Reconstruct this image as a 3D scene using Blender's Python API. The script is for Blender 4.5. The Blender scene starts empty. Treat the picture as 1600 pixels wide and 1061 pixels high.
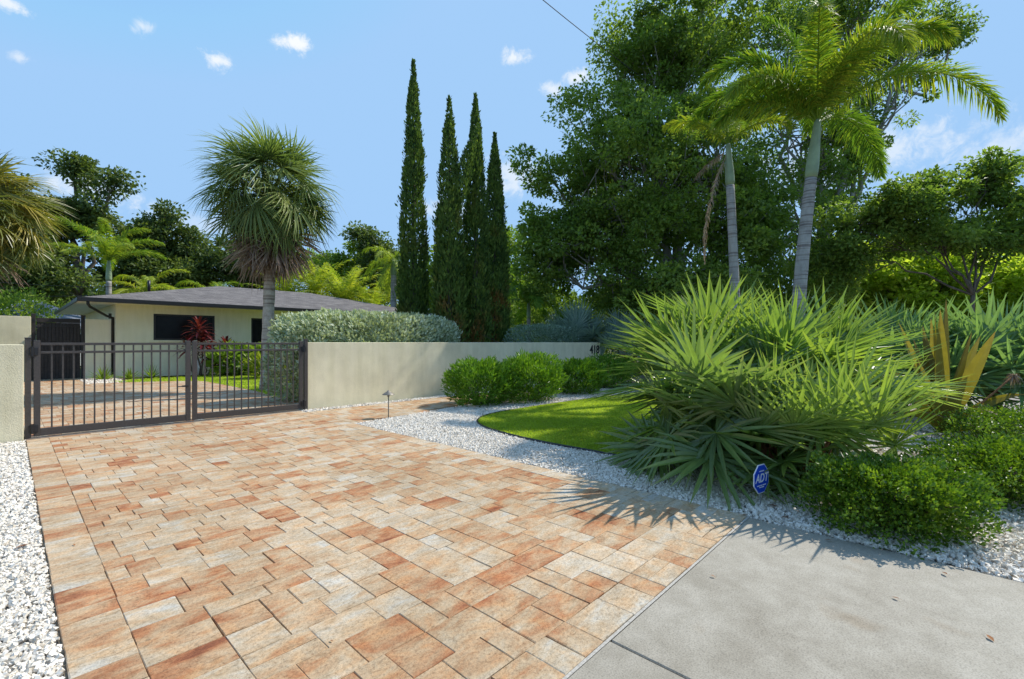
import bpy, bmesh, math, random
import numpy as np
from mathutils import Vector, Matrix
R = math.radians
rng = np.random.default_rng(7)
random.seed(7)
scene = bpy.context.scene
COL = scene.collection

# ------------------------------------------------------------------ camera frame
F = 731.0; CX = 800.0; HY = 535.0; EYE = 1.5
FWD = np.array([0.7325, 0.6807, 0.0]); RGT = np.array([0.6807, -0.7325, 0.0]); UP = np.array([0, 0, 1.0])
def ray(px):
    d = FWD + (px - CX) / F * RGT
    return d
def at(px, Z, py=None, z=None):
    """point at depth Z along the sight line of column px; height from row py or z"""
    p = ray(px) * Z
    p = p + np.array([0, 0, (EYE + (HY - py) / F * Z) if py is not None else (z or 0.0)])
    return p
def gnd(px, py):
    return at(px, F * EYE / (py - HY), z=0.0)

# ------------------------------------------------------------------ mesh helpers
class MB:
    def __init__(s):
        s.V = []; s.Q = []; s.T = []; s.A = []; s.D = []; s.n = 0
    def add(s, v, q=None, t=None, var=0.5, dry=0.0):
        v = np.asarray(v, float).reshape(-1, 3); m = len(v)
        s.V.append(v)
        s.A.append(np.broadcast_to(np.asarray(var, float), (m,)).copy())
        s.D.append(np.broadcast_to(np.asarray(dry, float), (m,)).copy())
        if q is not None and len(q): s.Q.append(np.asarray(q, int).reshape(-1, 4) + s.n)
        if t is not None and len(t): s.T.append(np.asarray(t, int).reshape(-1, 3) + s.n)
        s.n += m
        return s
    def merge(s, o, M=None, t=None, var=None):
        v = np.concatenate(o.V)
        if M is not None: v = v @ np.asarray(M).T
        if t is not None: v = v + np.asarray(t)
        a = np.concatenate(o.A)
        if var is not None: a = np.clip(a + var, 0, 1)
        d = np.concatenate(o.D)
        q = np.concatenate(o.Q) if o.Q else None
        tt = np.concatenate(o.T) if o.T else None
        s.add(v, q, tt, a, d)
    def mesh(s, name, mat, smooth=False):
        v = np.concatenate(s.V)
        q = np.concatenate(s.Q) if s.Q else np.zeros((0, 4), int)
        t = np.concatenate(s.T) if s.T else np.zeros((0, 3), int)
        me = bpy.data.meshes.new(name)
        me.vertices.add(len(v)); me.vertices.foreach_set('co', v.astype(np.float32).ravel())
        lp = np.concatenate([q.ravel(), t.ravel()]).astype(np.int32)
        me.loops.add(len(lp)); me.loops.foreach_set('vertex_index', lp)
        me.polygons.add(len(q) + len(t))
        st = np.concatenate([np.arange(len(q)) * 4, len(q) * 4 + np.arange(len(t)) * 3]).astype(np.int32)
        me.polygons.foreach_set('loop_start', st)
        me.update(calc_edges=True)
        for nm, arr in (('var', s.A), ('dry', s.D)):
            at_ = me.attributes.new(nm, 'FLOAT', 'POINT'); at_.data.foreach_set('value', np.concatenate(arr).astype(np.float32))
        if not smooth: me.shade_flat()
        if mat is not None: me.materials.append(mat)
        return me
    def build(s, name, mat, parent=None, smooth=False, loc=None):
        o = bpy.data.objects.new(name, s.mesh(name, mat, smooth)); COL.objects.link(o)
        if parent is not None: o.parent = parent
        if loc is not None: o.location = loc
        return o

def tag(o, label=None, cat=None, group=None, kind=None):
    if label: o['label'] = label
    if cat: o['category'] = cat
    if group: o['group'] = group
    if kind: o['kind'] = kind
    return o
def empty(name, loc, label, cat, group=None, rz=0.0):
    o = bpy.data.objects.new(name, None); COL.objects.link(o)
    o.location = [float(c) for c in loc]; o.rotation_euler = (0, 0, rz); o.empty_display_size = 0.1
    return tag(o, label, cat, group)

_boxcache = {}
def box(mb, x0, x1, y0, y1, z0, z1, bev=0.004, var=0.5):
    bm = bmesh.new(); bmesh.ops.create_cube(bm, size=1.0)
    for v in bm.verts:
        v.co = Vector(((x0 + x1) / 2 + v.co.x * (x1 - x0), (y0 + y1) / 2 + v.co.y * (y1 - y0), (z0 + z1) / 2 + v.co.z * (z1 - z0)))
    if bev > 0: bmesh.ops.bevel(bm, geom=bm.edges[:], offset=bev, segments=1, affect='EDGES', profile=0.5)
    add_bm(mb, bm, var)
def add_bm(mb, bm, var=0.5):
    bmesh.ops.recalc_face_normals(bm, faces=bm.faces[:])
    bm.verts.index_update()
    v = [tuple(x.co) for x in bm.verts]; q = []; t = []
    for f in bm.faces:
        ii = [x.index for x in f.verts]
        if len(ii) == 4: q.append(ii)
        elif len(ii) == 3: t.append(ii)
        else:
            for k in range(1, len(ii) - 1): t.append([ii[0], ii[k], ii[k + 1]])
    mb.add(v, q, t, var); bm.free()
def nrm(a):
    a = np.asarray(a, float); return a / np.maximum(np.linalg.norm(a, axis=-1, keepdims=True), 1e-9)

def tube(mb, pts, rad, n=8, cap=True, var=0.5, dry=0.0):
    pts = np.asarray(pts, float); k = len(pts); rad = np.broadcast_to(np.asarray(rad, float), (k,))
    T = nrm(np.gradient(pts, axis=0))
    ref = np.array([0, 0, 1.0]) if abs(T[0][2]) < 0.9 else np.array([1.0, 0, 0])
    N = nrm(np.cross(T[0], ref)); vs = []
    a = np.arange(n) / n * 2 * np.pi
    for i in range(k):
        N = nrm(N - T[i] * np.dot(N, T[i])); B = np.cross(T[i], N)
        vs.append(pts[i] + rad[i] * (np.cos(a)[:, None] * N + np.sin(a)[:, None] * B))
    v = np.concatenate(vs); q = []
    for i in range(k - 1):
        for j in range(n):
            q.append([i * n + j, i * n + (j + 1) % n, (i + 1) * n + (j + 1) % n, (i + 1) * n + j])
    t = []
    if cap:
        v = np.concatenate([v, pts[:1], pts[-1:]]); c0 = k * n; c1 = c0 + 1
        for j in range(n):
            t.append([c0, (j + 1) % n, j]); t.append([c1, (k - 1) * n + j, (k - 1) * n + (j + 1) % n])
    vv = var if np.ndim(var) == 0 else np.concatenate([np.repeat(np.asarray(var), n), [0.5, 0.5][:2 if cap else 0]])
    mb.add(v, q, t, vv, dry)
def lathe(mb, prof, n=16, var=0.5):
    a = np.arange(n) / n * 2 * np.pi; vs = []; q = []
    for r, z in prof: vs.append(np.stack([r * np.cos(a), r * np.sin(a), np.full(n, z)], 1))
    for i in range(len(prof) - 1):
        for j in range(n): q.append([i * n + j, i * n + (j + 1) % n, (i + 1) * n + (j + 1) % n, (i + 1) * n + j])
    mb.add(np.concatenate(vs), q, None, var)

def strips(mb, P, D, N, L, W, prof, droop=0.0, fold=0.0, var=0.5, dry=0.0, dryt=None, ts=None):
    """ribbon leaves: P base, D direction, N normal, L length, W half width, prof widths along; droop bends down"""
    P = np.asarray(P, float); n = len(P); D = nrm(D)
    B = nrm(np.cross(D, N)); N2 = np.cross(B, D)
    L = np.broadcast_to(np.asarray(L, float), (n,)); W = np.broadcast_to(np.asarray(W, float), (n,))
    droop = np.broadcast_to(np.asarray(droop, float), (n,))
    k = len(prof); ts = np.linspace(0, 1, k) if ts is None else np.asarray(ts)
    cols = 3 if fold else 2
    V = np.zeros((n, k, cols, 3))
    for j, (t, w) in enumerate(zip(ts, prof)):
        c = P + D * (L * t)[:, None]
        c[:, 2] -= droop * L * t * t
        c -= D * (0.35 * droop * L * t ** 3)[:, None]
        off = B * (W * w)[:, None]
        V[:, j, 0] = c - off; V[:, j, -1] = c + off
        if fold: V[:, j, 1] = c - N2 * (W * w * fold)[:, None]
    idx = np.arange(n * k * cols).reshape(n, k, cols); Q = []
    for j in range(k - 1):
        for c in range(cols - 1):
            Q.append(np.stack([idx[:, j, c], idx[:, j, c + 1], idx[:, j + 1, c + 1], idx[:, j + 1, c]], 1))
    va = np.broadcast_to(np.asarray(var, float), (n,)).repeat(k * cols)
    dv = np.broadcast_to(np.asarray(dry, float), (n,))
    if dryt is not None:
        dv = np.clip(dv[:, None] + np.asarray(dryt)[None, :], 0, 1).repeat(cols, axis=1).ravel()
    else: dv = dv.repeat(k * cols)
    mb.add(V.reshape(-1, 3), np.concatenate(Q), None, va, dv)
def diamonds(mb, P, D, N, L, W, var=0.5, dry=0.0):
    P = np.asarray(P, float); n = len(P); D = nrm(D); B = nrm(np.cross(D, N)); N2 = np.cross(B, D)
    L = np.broadcast_to(np.asarray(L, float), (n,))[:, None]; W = np.broadcast_to(np.asarray(W, float), (n,))[:, None]
    V = np.stack([P, P + D * L * .5 - B * W + N2 * W * .35, P + D * L, P + D * L * .5 + B * W + N2 * W * .35], 1)
    mb.add(V.reshape(-1, 3), np.arange(n * 4).reshape(n, 4), None,
           np.broadcast_to(np.asarray(var, float), (n,)).repeat(4), np.broadcast_to(np.asarray(dry, float), (n,)).repeat(4))
def rdir(n): return nrm(rng.normal(size=(n, 3)))
def fbm(p, s=1.0, seed=0):
    """cheap smooth pseudo noise in -1..1 on points"""
    p = np.asarray(p) * s; r = np.random.default_rng(seed); out = np.zeros(len(p))
    for i in range(5):
        k = r.normal(size=3) * (1.0 + i * .7); out += np.sin(p @ k + r.uniform(0, 6.28)) / 5
    return np.clip(out * 1.6, -1, 1)

# ------------------------------------------------------------------ materials
def new_mat(name):
    m = bpy.data.materials.new(name); m.use_nodes = True
    nt = m.node_tree; nt.nodes.clear()
    out = nt.nodes.new('ShaderNodeOutputMaterial')
    return m, nt, out
def N_(nt, t, **kw):
    n = nt.nodes.new(t)
    for k, v in kw.items(): setattr(n, k, v)
    return n
def ramp(nt, stops):
    r = nt.nodes.new('ShaderNodeValToRGB'); e = r.color_ramp.elements
    while len(e) < len(stops): e.new(0.5)
    for i, (p, c) in enumerate(stops):
        e[i].position = p; e[i].color = (c[0], c[1], c[2], 1)
    return r
def mixc(nt, fac, a, b, mode='MIX'):
    m = nt.nodes.new('ShaderNodeMix'); m.data_type = 'RGBA'; m.blend_type = mode
    for s, v in ((m.inputs[0], fac), (m.inputs[6], a), (m.inputs[7], b)):
        if isinstance(v, (int, float)): s.default_value = v
        elif isinstance(v, tuple): s.default_value = (*v[:3], 1)
        else: nt.links.new(v, s)
    return m.outputs[2]
def math_(nt, op, a, b=None, clamp=False):
    m = nt.nodes.new('ShaderNodeMath'); m.operation = op; m.use_clamp = clamp
    for s, v in ((m.inputs[0], a), (m.inputs[1], b)):
        if v is None: continue
        if isinstance(v, (int, float)): s.default_value = v
        else: nt.links.new(v, s)
    return m.outputs[0]
def noise(nt, vec, scale, detail=4, rough=.55, dist=0.0):
    n = nt.nodes.new('ShaderNodeTexNoise'); n.inputs['Scale'].default_value = scale
    n.inputs['Detail'].default_value = detail; n.inputs['Roughness'].default_value = rough; n.inputs['Distortion'].default_value = dist
    if vec is not None: nt.links.new(vec, n.inputs['Vector'])
    return n
def attr(nt, name):
    a = nt.nodes.new('ShaderNodeAttribute'); a.attribute_name = name; return a
def coords(nt): return nt.nodes.new('ShaderNodeTexCoord')
def bsdf(nt, out, col, rough=.7, spec=.3, bump=None, bstr=.3, bdist=.02, metal=0.0):
    b = nt.nodes.new('ShaderNodeBsdfPrincipled')
    if isinstance(col, tuple): b.inputs['Base Color'].default_value = (*col, 1)
    else: nt.links.new(col, b.inputs['Base Color'])
    if isinstance(rough, (int, float)): b.inputs['Roughness'].default_value = rough
    else: nt.links.new(rough, b.inputs['Roughness'])
    b.inputs['Specular IOR Level'].default_value = spec; b.inputs['Metallic'].default_value = metal
    if bump is not None:
        bn = nt.nodes.new('ShaderNodeBump'); bn.inputs['Strength'].default_value = bstr; bn.inputs['Distance'].default_value = bdist
        nt.links.new(bump, bn.inputs['Height']); nt.links.new(bn.outputs[0], b.inputs['Normal'])
    nt.links.new(b.outputs[0], out.inputs['Surface'])
    return b

def leaf_mat(name, c0, c1, c2=None, trans=.4, rough=.42, spec=.35, dry=(.22, .13, .05), tint=1.25, big=None):
    m, nt, out = new_mat(name)
    a = attr(nt, 'var'); st = [(0, c0), (1, c1)] if c2 is None else [(0, c0), (.5, c1), (1, c2)]
    r = ramp(nt, st); nt.links.new(a.outputs['Fac'], r.inputs[0])
    d = attr(nt, 'dry')
    col = mixc(nt, d.outputs['Fac'], r.outputs[0], dry)
    tc = coords(nt); nz = noise(nt, tc.outputs['Object'], 9.0, 3)
    h = nt.nodes.new('ShaderNodeHueSaturation'); nt.links.new(col, h.inputs['Color'])
    v = math_(nt, 'MULTIPLY_ADD', nz.outputs[0], .6); v.node.inputs[2].default_value = .7
    nt.links.new(v, h.inputs['Value']); col = h.outputs[0]
    b = nt.nodes.new('ShaderNodeBsdfPrincipled'); nt.links.new(col, b.inputs['Base Color'])
    b.inputs['Roughness'].default_value = rough; b.inputs['Specular IOR Level'].default_value = spec
    t = nt.nodes.new('ShaderNodeBsdfTranslucent')
    tcol = mixc(nt, 1.0, col, (tint, tint * 1.05, .55), 'MULTIPLY'); nt.links.new(tcol, t.inputs['Color'])
    mx = nt.nodes.new('ShaderNodeMixShader'); mx.inputs[0].default_value = trans
    nt.links.new(b.outputs[0], mx.inputs[1]); nt.links.new(t.outputs[0], mx.inputs[2]); nt.links.new(mx.outputs[0], out.inputs['Surface'])
    return m
def bark_mat(name, c0, c1, sc=6.0, stretch=.25, ring=None):
    m, nt, out = new_mat(name); tc = coords(nt)
    mp = nt.nodes.new('ShaderNodeMapping'); mp.inputs['Scale'].default_value = (1, 1, stretch); nt.links.new(tc.outputs['Object'], mp.inputs[0])
    n = noise(nt, mp.outputs[0], sc, 6, .65)
    r = ramp(nt, [(.3, c0), (.7, c1)]); nt.links.new(n.outputs[0], r.inputs[0]); col = r.outputs[0]; hgt = n.outputs[0]
    if ring:
        mp2 = nt.nodes.new('ShaderNodeMapping'); mp2.inputs['Scale'].default_value = (.35, .35, ring); nt.links.new(tc.outputs['Object'], mp2.inputs[0])
        w = noise(nt, mp2.outputs[0], 1.0, 2, .5)
        r2 = ramp(nt, [(.40, (.55, .5, .5)), (.47, (1, 1, 1)), (.56, (1, 1, 1)), (.62, (.72, .68, .66))]); nt.links.new(w.outputs[0], r2.inputs[0])
        col = mixc(nt, 1.0, col, r2.outputs[0], 'MULTIPLY')
    bsdf(nt, out, col, .85, .2, hgt, .6, .03)
    return m
def plain(name, c, rough=.5, spec=.4, nscale=12.0, amt=.15, bstr=.05, metal=0.0):
    m, nt, out = new_mat(name); tc = coords(nt); n = noise(nt, tc.outputs['Object'], nscale, 5)
    lo = tuple(x * (1 - amt) for x in c); hi = tuple(min(1, x * (1 + amt)) for x in c)
    r = ramp(nt, [(.3, lo), (.7, hi)]); nt.links.new(n.outputs[0], r.inputs[0])
    bsdf(nt, out, r.outputs[0], rough, spec, n.outputs[0], bstr, .01, metal)
    return m
def stucco(name, c, stain=.18):
    m, nt, out = new_mat(name); tc = coords(nt)
    n = noise(nt, tc.outputs['Object'], 1.3, 5, .6); f = noise(nt, tc.outputs['Object'], 70.0, 3, .6)
    mp = nt.nodes.new('ShaderNodeMapping'); mp.inputs['Scale'].default_value = (3, 3, .35); nt.links.new(tc.outputs['Object'], mp.inputs[0])
    s = noise(nt, mp.outputs[0], 2.0, 4, .6)
    r = ramp(nt, [(.3, tuple(x * (1 - stain) for x in c)), (.7, tuple(min(1, x * 1.06) for x in c))]); nt.links.new(n.outputs[0], r.inputs[0])
    r2 = ramp(nt, [(.3, (.90, .90, .86)), (.62, (1, 1, 1))]); nt.links.new(s.outputs[0], r2.inputs[0])
    col = mixc(nt, 1.0, r.outputs[0], r2.outputs[0], 'MULTIPLY')
    r3 = ramp(nt, [(.3, (.86, .86, .86)), (.65, (1.06, 1.06, 1.06))]); nt.links.new(f.outputs[0], r3.inputs[0])
    col = mixc(nt, .8, col, r3.outputs[0], 'MULTIPLY')
    bsdf(nt, out, col, .9, .15, f.outputs[0], .5, .012)
    return m

def paver_mat(name):
    m, nt, out = new_mat(name); tc = coords(nt)
    a = attr(nt, 'var'); d = attr(nt, 'dry')
    off = nt.nodes.new('ShaderNodeCombineXYZ')
    nt.links.new(math_(nt, 'MULTIPLY', a.outputs['Fac'], 91.7), off.inputs[0]); nt.links.new(math_(nt, 'MULTIPLY', d.outputs['Fac'], 57.3), off.inputs[1])
    nt.links.new(math_(nt, 'MULTIPLY', a.outputs['Fac'], 33.1), off.inputs[2])
    va = nt.nodes.new('ShaderNodeVectorMath'); nt.links.new(tc.outputs['Object'], va.inputs[0]); nt.links.new(off.outputs[0], va.inputs[1])
    mp = nt.nodes.new('ShaderNodeMapping'); mp.inputs['Scale'].default_value = (1.0, 2.2, 1); mp.inputs['Rotation'].default_value = (0, 0, .2); nt.links.new(va.outputs[0], mp.inputs[0])
    n1 = noise(nt, mp.outputs[0], 3.4, 5, .62, .6)
    v = math_(nt, 'ADD', math_(nt, 'MULTIPLY', math_(nt, 'SUBTRACT', n1.outputs[0], .5), 1.5), math_(nt, 'MULTIPLY_ADD', d.outputs['Fac'], .62))
    v.node.inputs[1].links[0].from_node.inputs[2].default_value = .17
    r = ramp(nt, [(.02, (.53, .495, .425)), (.18, (.525, .44, .325)), (.38, (.50, .375, .24)), (.58, (.465, .295, .165)), (.77, (.41, .19, .088)), (.92, (.31, .115, .05)), (1, (.22, .075, .035))]); nt.links.new(v, r.inputs[0])
    g = noise(nt, va.outputs[0], 55.0, 4, .7); r2 = ramp(nt, [(.25, (.55, .50, .46)), (.48, (1, 1, 1)), (.72, (1.22, 1.21, 1.2))]); nt.links.new(g.outputs[0], r2.inputs[0])
    col = mixc(nt, .9, r.outputs[0], r2.outputs[0], 'MULTIPLY')
    # mineral veining, grime and pale efflorescence on the blocks
    n3 = noise(nt, mp.outputs[0], 9.0, 6, .7, 1.2); r3 = ramp(nt, [(.36, (.70, .66, .60)), (.46, (1, 1, 1))]); nt.links.new(n3.outputs[0], r3.inputs[0])
    col = mixc(nt, .75, col, r3.outputs[0], 'MULTIPLY')
    n4 = noise(nt, tc.outputs['Object'], .8, 4, .6); r4 = ramp(nt, [(.35, (.86, .84, .80)), (.6, (1.04, 1.04, 1.04))]); nt.links.new(n4.outputs[0], r4.inputs[0])
    col = mixc(nt, 1.0, col, r4.outputs[0], 'MULTIPLY')
    h1 = noise(nt, mp.outputs[0], 12.0, 8, .65); hh = math_(nt, 'ADD', h1.outputs[0], math_(nt, 'MULTIPLY', g.outputs[0], .35))
    n5 = noise(nt, va.outputs[0], 5.5, 4, .6, .5); r5 = ramp(nt, [(.36, (.90, .90, .90)), (.5, (1, 1, 1)), (.66, (1.10, .98, .86))]); nt.links.new(n5.outputs[0], r5.inputs[0])
    col = mixc(nt, 1.0, col, r5.outputs[0], 'MULTIPLY')
    n6 = noise(nt, tc.outputs['Object'], 140.0, 3, .7); r6 = ramp(nt, [(.34, (.50, .45, .40)), (.44, (1, 1, 1)), (.66, (1, 1, 1)), (.74, (1.35, 1.33, 1.3))]); nt.links.new(n6.outputs[0], r6.inputs[0])
    col = mixc(nt, .8, col, r6.outputs[0], 'MULTIPLY')
    bsdf(nt, out, col, .72, .3, hh, .7, .014)
    return m
def concrete_mat(name):
    m, nt, out = new_mat(name); tc = coords(nt)
    n1 = noise(nt, tc.outputs['Object'], .9, 6, .62, .3); n2 = noise(nt, tc.outputs['Object'], 7.0, 5, .6); n3 = noise(nt, tc.outputs['Object'], 120.0, 3, .6)
    r = ramp(nt, [(.28, (.255, .225, .175)), (.5, (.355, .322, .262)), (.72, (.415, .383, .32))]); nt.links.new(n1.outputs[0], r.inputs[0])
    r2 = ramp(nt, [(.3, (.86, .85, .83)), (.65, (1.05, 1.05, 1.05))]); nt.links.new(n2.outputs[0], r2.inputs[0])
    r3 = ramp(nt, [(.3, (.70, .70, .70)), (.5, (1, 1, 1)), (.75, (1.18, 1.18, 1.18))]); nt.links.new(n3.outputs[0], r3.inputs[0])
    col = mixc(nt, 1.0, mixc(nt, 1.0, r.outputs[0], r2.outputs[0], 'MULTIPLY'), r3.outputs[0], 'MULTIPLY')
    n4 = noise(nt, tc.outputs['Object'], 1.7, 3, .5); r4 = ramp(nt, [(.60, (1, 1, 1)), (.74, (.86, .74, .62))]); nt.links.new(n4.outputs[0], r4.inputs[0])
    col = mixc(nt, 1.0, col, r4.outputs[0], 'MULTIPLY')
    bsdf(nt, out, col, .85, .2, n3.outputs[0], .35, .006)
    return m
def gravel_mat(name):
    m, nt, out = new_mat(name); tc = coords(nt)
    v = N_(nt, 'ShaderNodeTexVoronoi'); v.inputs['Scale'].default_value = 38; nt.links.new(tc.outputs['Object'], v.inputs['Vector'])
    r = ramp(nt, [(0, (.24, .21, .17)), (.6, (.44, .41, .36)), (1, (.62, .59, .54))]); nt.links.new(v.outputs['Color'], r.inputs[0])
    r2 = ramp(nt, [(.0, (1, 1, 1)), (.55, (.8, .8, .8)), (.8, (.3, .28, .26))]); nt.links.new(v.outputs['Distance'], r2.inputs[0])
    bsdf(nt, out, mixc(nt, 1.0, r.outputs[0], r2.outputs[0], 'MULTIPLY'), .8, .2, v.outputs['Distance'], -.8, .03)
    return m
def stone_mat(name):
    m, nt, out = new_mat(name); tc = coords(nt); a = attr(nt, 'var')
    r = ramp(nt, [(0, (.22, .17, .12)), (.14, (.48, .42, .335)), (.4, (.71, .645, .545)), (1, (.86, .80, .71))]); nt.links.new(a.outputs['Fac'], r.inputs[0])
    n = noise(nt, tc.outputs['Object'], 60, 3); r2 = ramp(nt, [(.3, (.82, .81, .79)), (.6, (1, 1, 1))]); nt.links.new(n.outputs[0], r2.inputs[0])
    bsdf(nt, out, mixc(nt, 1.0, r.outputs[0], r2.outputs[0], 'MULTIPLY'), .65, .35)
    return m
def shingle_mat(name):
    m, nt, out = new_mat(name); tc = coords(nt)
    mp = nt.nodes.new('ShaderNodeMapping'); mp.inputs['Scale'].default_value = (1, 1, 1); nt.links.new(tc.outputs['UV'], mp.inputs[0])
    b = N_(nt, 'ShaderNodeTexBrick'); nt.links.new(mp.outputs[0], b.inputs['Vector'])
    b.inputs['Scale'].default_value = 1.0; b.inputs['Brick Width'].default_value = .34; b.inputs['Row Height'].default_value = .145
    b.inputs['Mortar Size'].default_value = .008; b.inputs['Mortar Smooth'].default_value = .2; b.inputs['Bias'].default_value = 0
    b.inputs['Color1'].default_value = (.125, .113, .105, 1); b.inputs['Color2'].default_value = (.215, .197, .183, 1); b.inputs['Mortar'].default_value = (.06, .055, .06, 1)
    n = noise(nt, tc.outputs['UV'], 1.6, 5); r = ramp(nt, [(.3, (.78, .77, .78)), (.7, (1.15, 1.13, 1.12))]); nt.links.new(n.outputs[0], r.inputs[0])
    n2 = noise(nt, tc.outputs['UV'], 60, 3); r2 = ramp(nt, [(.3, (.8, .8, .8)), (.7, (1.15, 1.15, 1.15))]); nt.links.new(n2.outputs[0], r2.inputs[0])
    bsdf(nt, out, mixc(nt, 1.0, mixc(nt, 1.0, b.outputs[0], r.outputs[0], 'MULTIPLY'), r2.outputs[0], 'MULTIPLY'), .9, .2, b.outputs['Fac'], -.4, .02)
    return m

M = {}
M['paver'] = paver_mat('paver_blend'); M['concrete'] = concrete_mat('apron_concrete')
M['joint'] = plain('joint_sand', (.22, .175, .12), .95, .1, 90, .4, .3)
M['mortar'] = plain('pale_mortar', (.42, .39, .34), .9, .1, 60, .25, .3)
M['gatestrip'] = plain('gate_strip_brown', (.20, .165, .135), .85, .15, 30, .2, .2)
M['gravel'] = gravel_mat('marble_gravel_bed'); M['stone'] = stone_mat('marble_chip')
M['soil'] = plain('soil_and_turf', (.10, .105, .05), .95, .1, 2.0, .5, .3)
M['asphalt'] = plain('asphalt', (.06, .06, .06), .9, .2, 60, .35, .3)
M['wall'] = stucco('garden_wall_stucco', (.82, .745, .53)); M['house'] = stucco('house_stucco', (.92, .85, .63), .04)
M['soffit'] = plain('soffit_paint', (.80, .78, .70), .8, .2, 6, .04)
M['metal'] = plain('bronze_metal', (.062, .054, .050), .45, .45, 40, .2, .04)
M['dark'] = plain('dark_fence', (.040, .034, .032), .6, .3, 9, .25, .1)
M['black'] = plain('black_paint', (.014, .014, .016), .4, .5, 20, .2)
M['shingle'] = shingle_mat('roof_shingles')
M['glass'] = plain('dark_window', (.010, .010, .011), .25, .25, 3, .3, .0)
M['grass'] = leaf_mat('lawn_blades', (.28, .38, .03), (.43, .53, .05), (.60, .66, .10), .5, .5, .2)
M['lawnbase'] = plain('lawn_thatch', (.08, .11, .02), .95, .1, 30, .4, .4)
M['bark'] = bark_mat('tree_bark', (.07, .055, .042), (.19, .16, .125))
M['greybark'] = bark_mat('grey_bark', (.22, .20, .175), (.42, .385, .34))
M['sabaltrunk'] = bark_mat('sabal_trunk', (.36, .285, .205), (.62, .53, .42), 9, .8, 9)
M['foxtrunk'] = bark_mat('ringed_palm_trunk', (.26, .245, .23), (.46, .44, .41), 5, .5, 13)
M['shaft'] = plain('crownshaft', (.27, .34, .20), .45, .4, 3, .2, .02)
M['palmfibre'] = bark_mat('palm_fibre', (.16, .07, .03), (.36, .18, .08), 14, .4)
M['palmetto'] = leaf_mat('palmetto_leaf', (.15, .215, .10), (.205, .31, .075), (.31, .40, .08), .44, .26, .7, (.36, .27, .12), 1.3)
M['silver'] = leaf_mat('silver_palmetto_leaf', (.20, .30, .28), (.28, .40, .38), (.40, .52, .48), .35, .4, .4)
M['bluegreen'] = leaf_mat('bluegreen_palmetto_leaf', (.12, .21, .14), (.20, .32, .14), (.28, .40, .14), .4, .34, .5)
M['sabal'] = leaf_mat('sabal_leaf', (.11, .165, .06), (.18, .245, .08), (.32, .36, .11), .36, .42, .3, (.25, .17, .09))
M['sabalgold'] = leaf_mat('yellowing_sabal_leaf', (.08, .12, .04), (.20, .22, .055), (.45, .36, .08), .35, .35, .45, (.32, .2, .07))
M['deadfan'] = leaf_mat('dead_fan', (.17, .115, .085), (.32, .22, .17), (.46, .36, .29), .2, .7, .15)
M['foxtail'] = leaf_mat('foxtail_leaflet', (.10, .20, .03), (.20, .32, .04), (.43, .44, .05), .45, .5, .15, (.38, .29, .06))
M['cypress'] = leaf_mat('cypress_spray', (.05, .10, .028), (.13, .205, .045), (.25, .33, .07), .36, .6, .2, (.30, .15, .05))
M['oak'] = leaf_mat('ficus_leaf', (.10, .165, .035), (.18, .27, .055), (.32, .40, .09), .50, .45, .25, tint=1.35)
M['darkleaf'] = leaf_mat('dark_oak_leaf', (.06, .095, .03), (.12, .17, .045), (.21, .26, .07), .4, .45, .28)
M['midleaf'] = leaf_mat('mid_green_leaf', (.10, .18, .03), (.21, .31, .045), (.34, .42, .06), .48, .4, .3)
M['limeleaf'] = leaf_mat('lime_leaf', (.25, .36, .05), (.42, .52, .07), (.60, .64, .12), .66, .45, .2, tint=1.3)
M['areca'] = leaf_mat('areca_leaflet', (.18, .29, .03), (.33, .42, .045), (.54, .53, .07), .5, .4, .35, tint=1.15)
M['buttonwood'] = leaf_mat('silver_buttonwood_leaf', (.22, .27, .155), (.46, .515, .345), (.74, .77, .62), .25, .5, .35)
M['bluehedge'] = leaf_mat('blue_hedge_leaf', (.16, .25, .20), (.25, .35, .28), (.38, .48, .40), .3, .5, .3)
M['shrub'] = leaf_mat('yew_like_leaf', (.06, .15, .014), (.13, .26, .022), (.26, .40, .035), .4, .4, .35)
M['boxleaf'] = leaf_mat('small_glossy_leaf', (.035, .085, .010), (.115, .215, .018), (.30, .40, .035), .36, .33, .45)
M['cordyline'] = leaf_mat('cordyline_leaf', (.06, .012, .018), (.15, .022, .03), (.30, .06, .05), .35, .35, .45)
M['bronze'] = leaf_mat('bronze_strap_leaf', (.075, .075, .02), (.19, .16, .025), (.42, .32, .04), .42, .35, .45, (.33, .2, .09))
M['ginger'] = leaf_mat('variegated_leaf', (.09, .16, .02), (.26, .32, .03), (.48, .46, .06), .4, .4, .4)
M['twig'] = bark_mat('twig_bark', (.07, .05, .04), (.17, .13, .10), 20)
M['deadleaf'] = leaf_mat('fallen_leaf_brown', (.22, .08, .03), (.33, .14, .05), None, .1, .6, .2)
M['blue'] = plain('sign_blue', (.006, .06, .50), .5, .2, 30, .05, 0)
M['white'] = plain('sign_white', (.80, .80, .82), .4, .4, 30, .04, 0)
M['alu'] = plain('stake_metal', (.45, .46, .47), .4, .5, 30, .1, 0, .6)
M['copper'] = plain('aged_bronze', (.21, .19, .16), .5, .4, 30, .25, .05, .3)
M['canvas'] = plain('slate_roof_sheet', (.17, .19, .23), .7, .3, 4, .15)
M['offwhite'] = plain('white_render', (.75, .75, .74), .8, .2, 4, .06)
M['cable'] = plain('cable_black', (.03, .03, .032), .6, .3)

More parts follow.
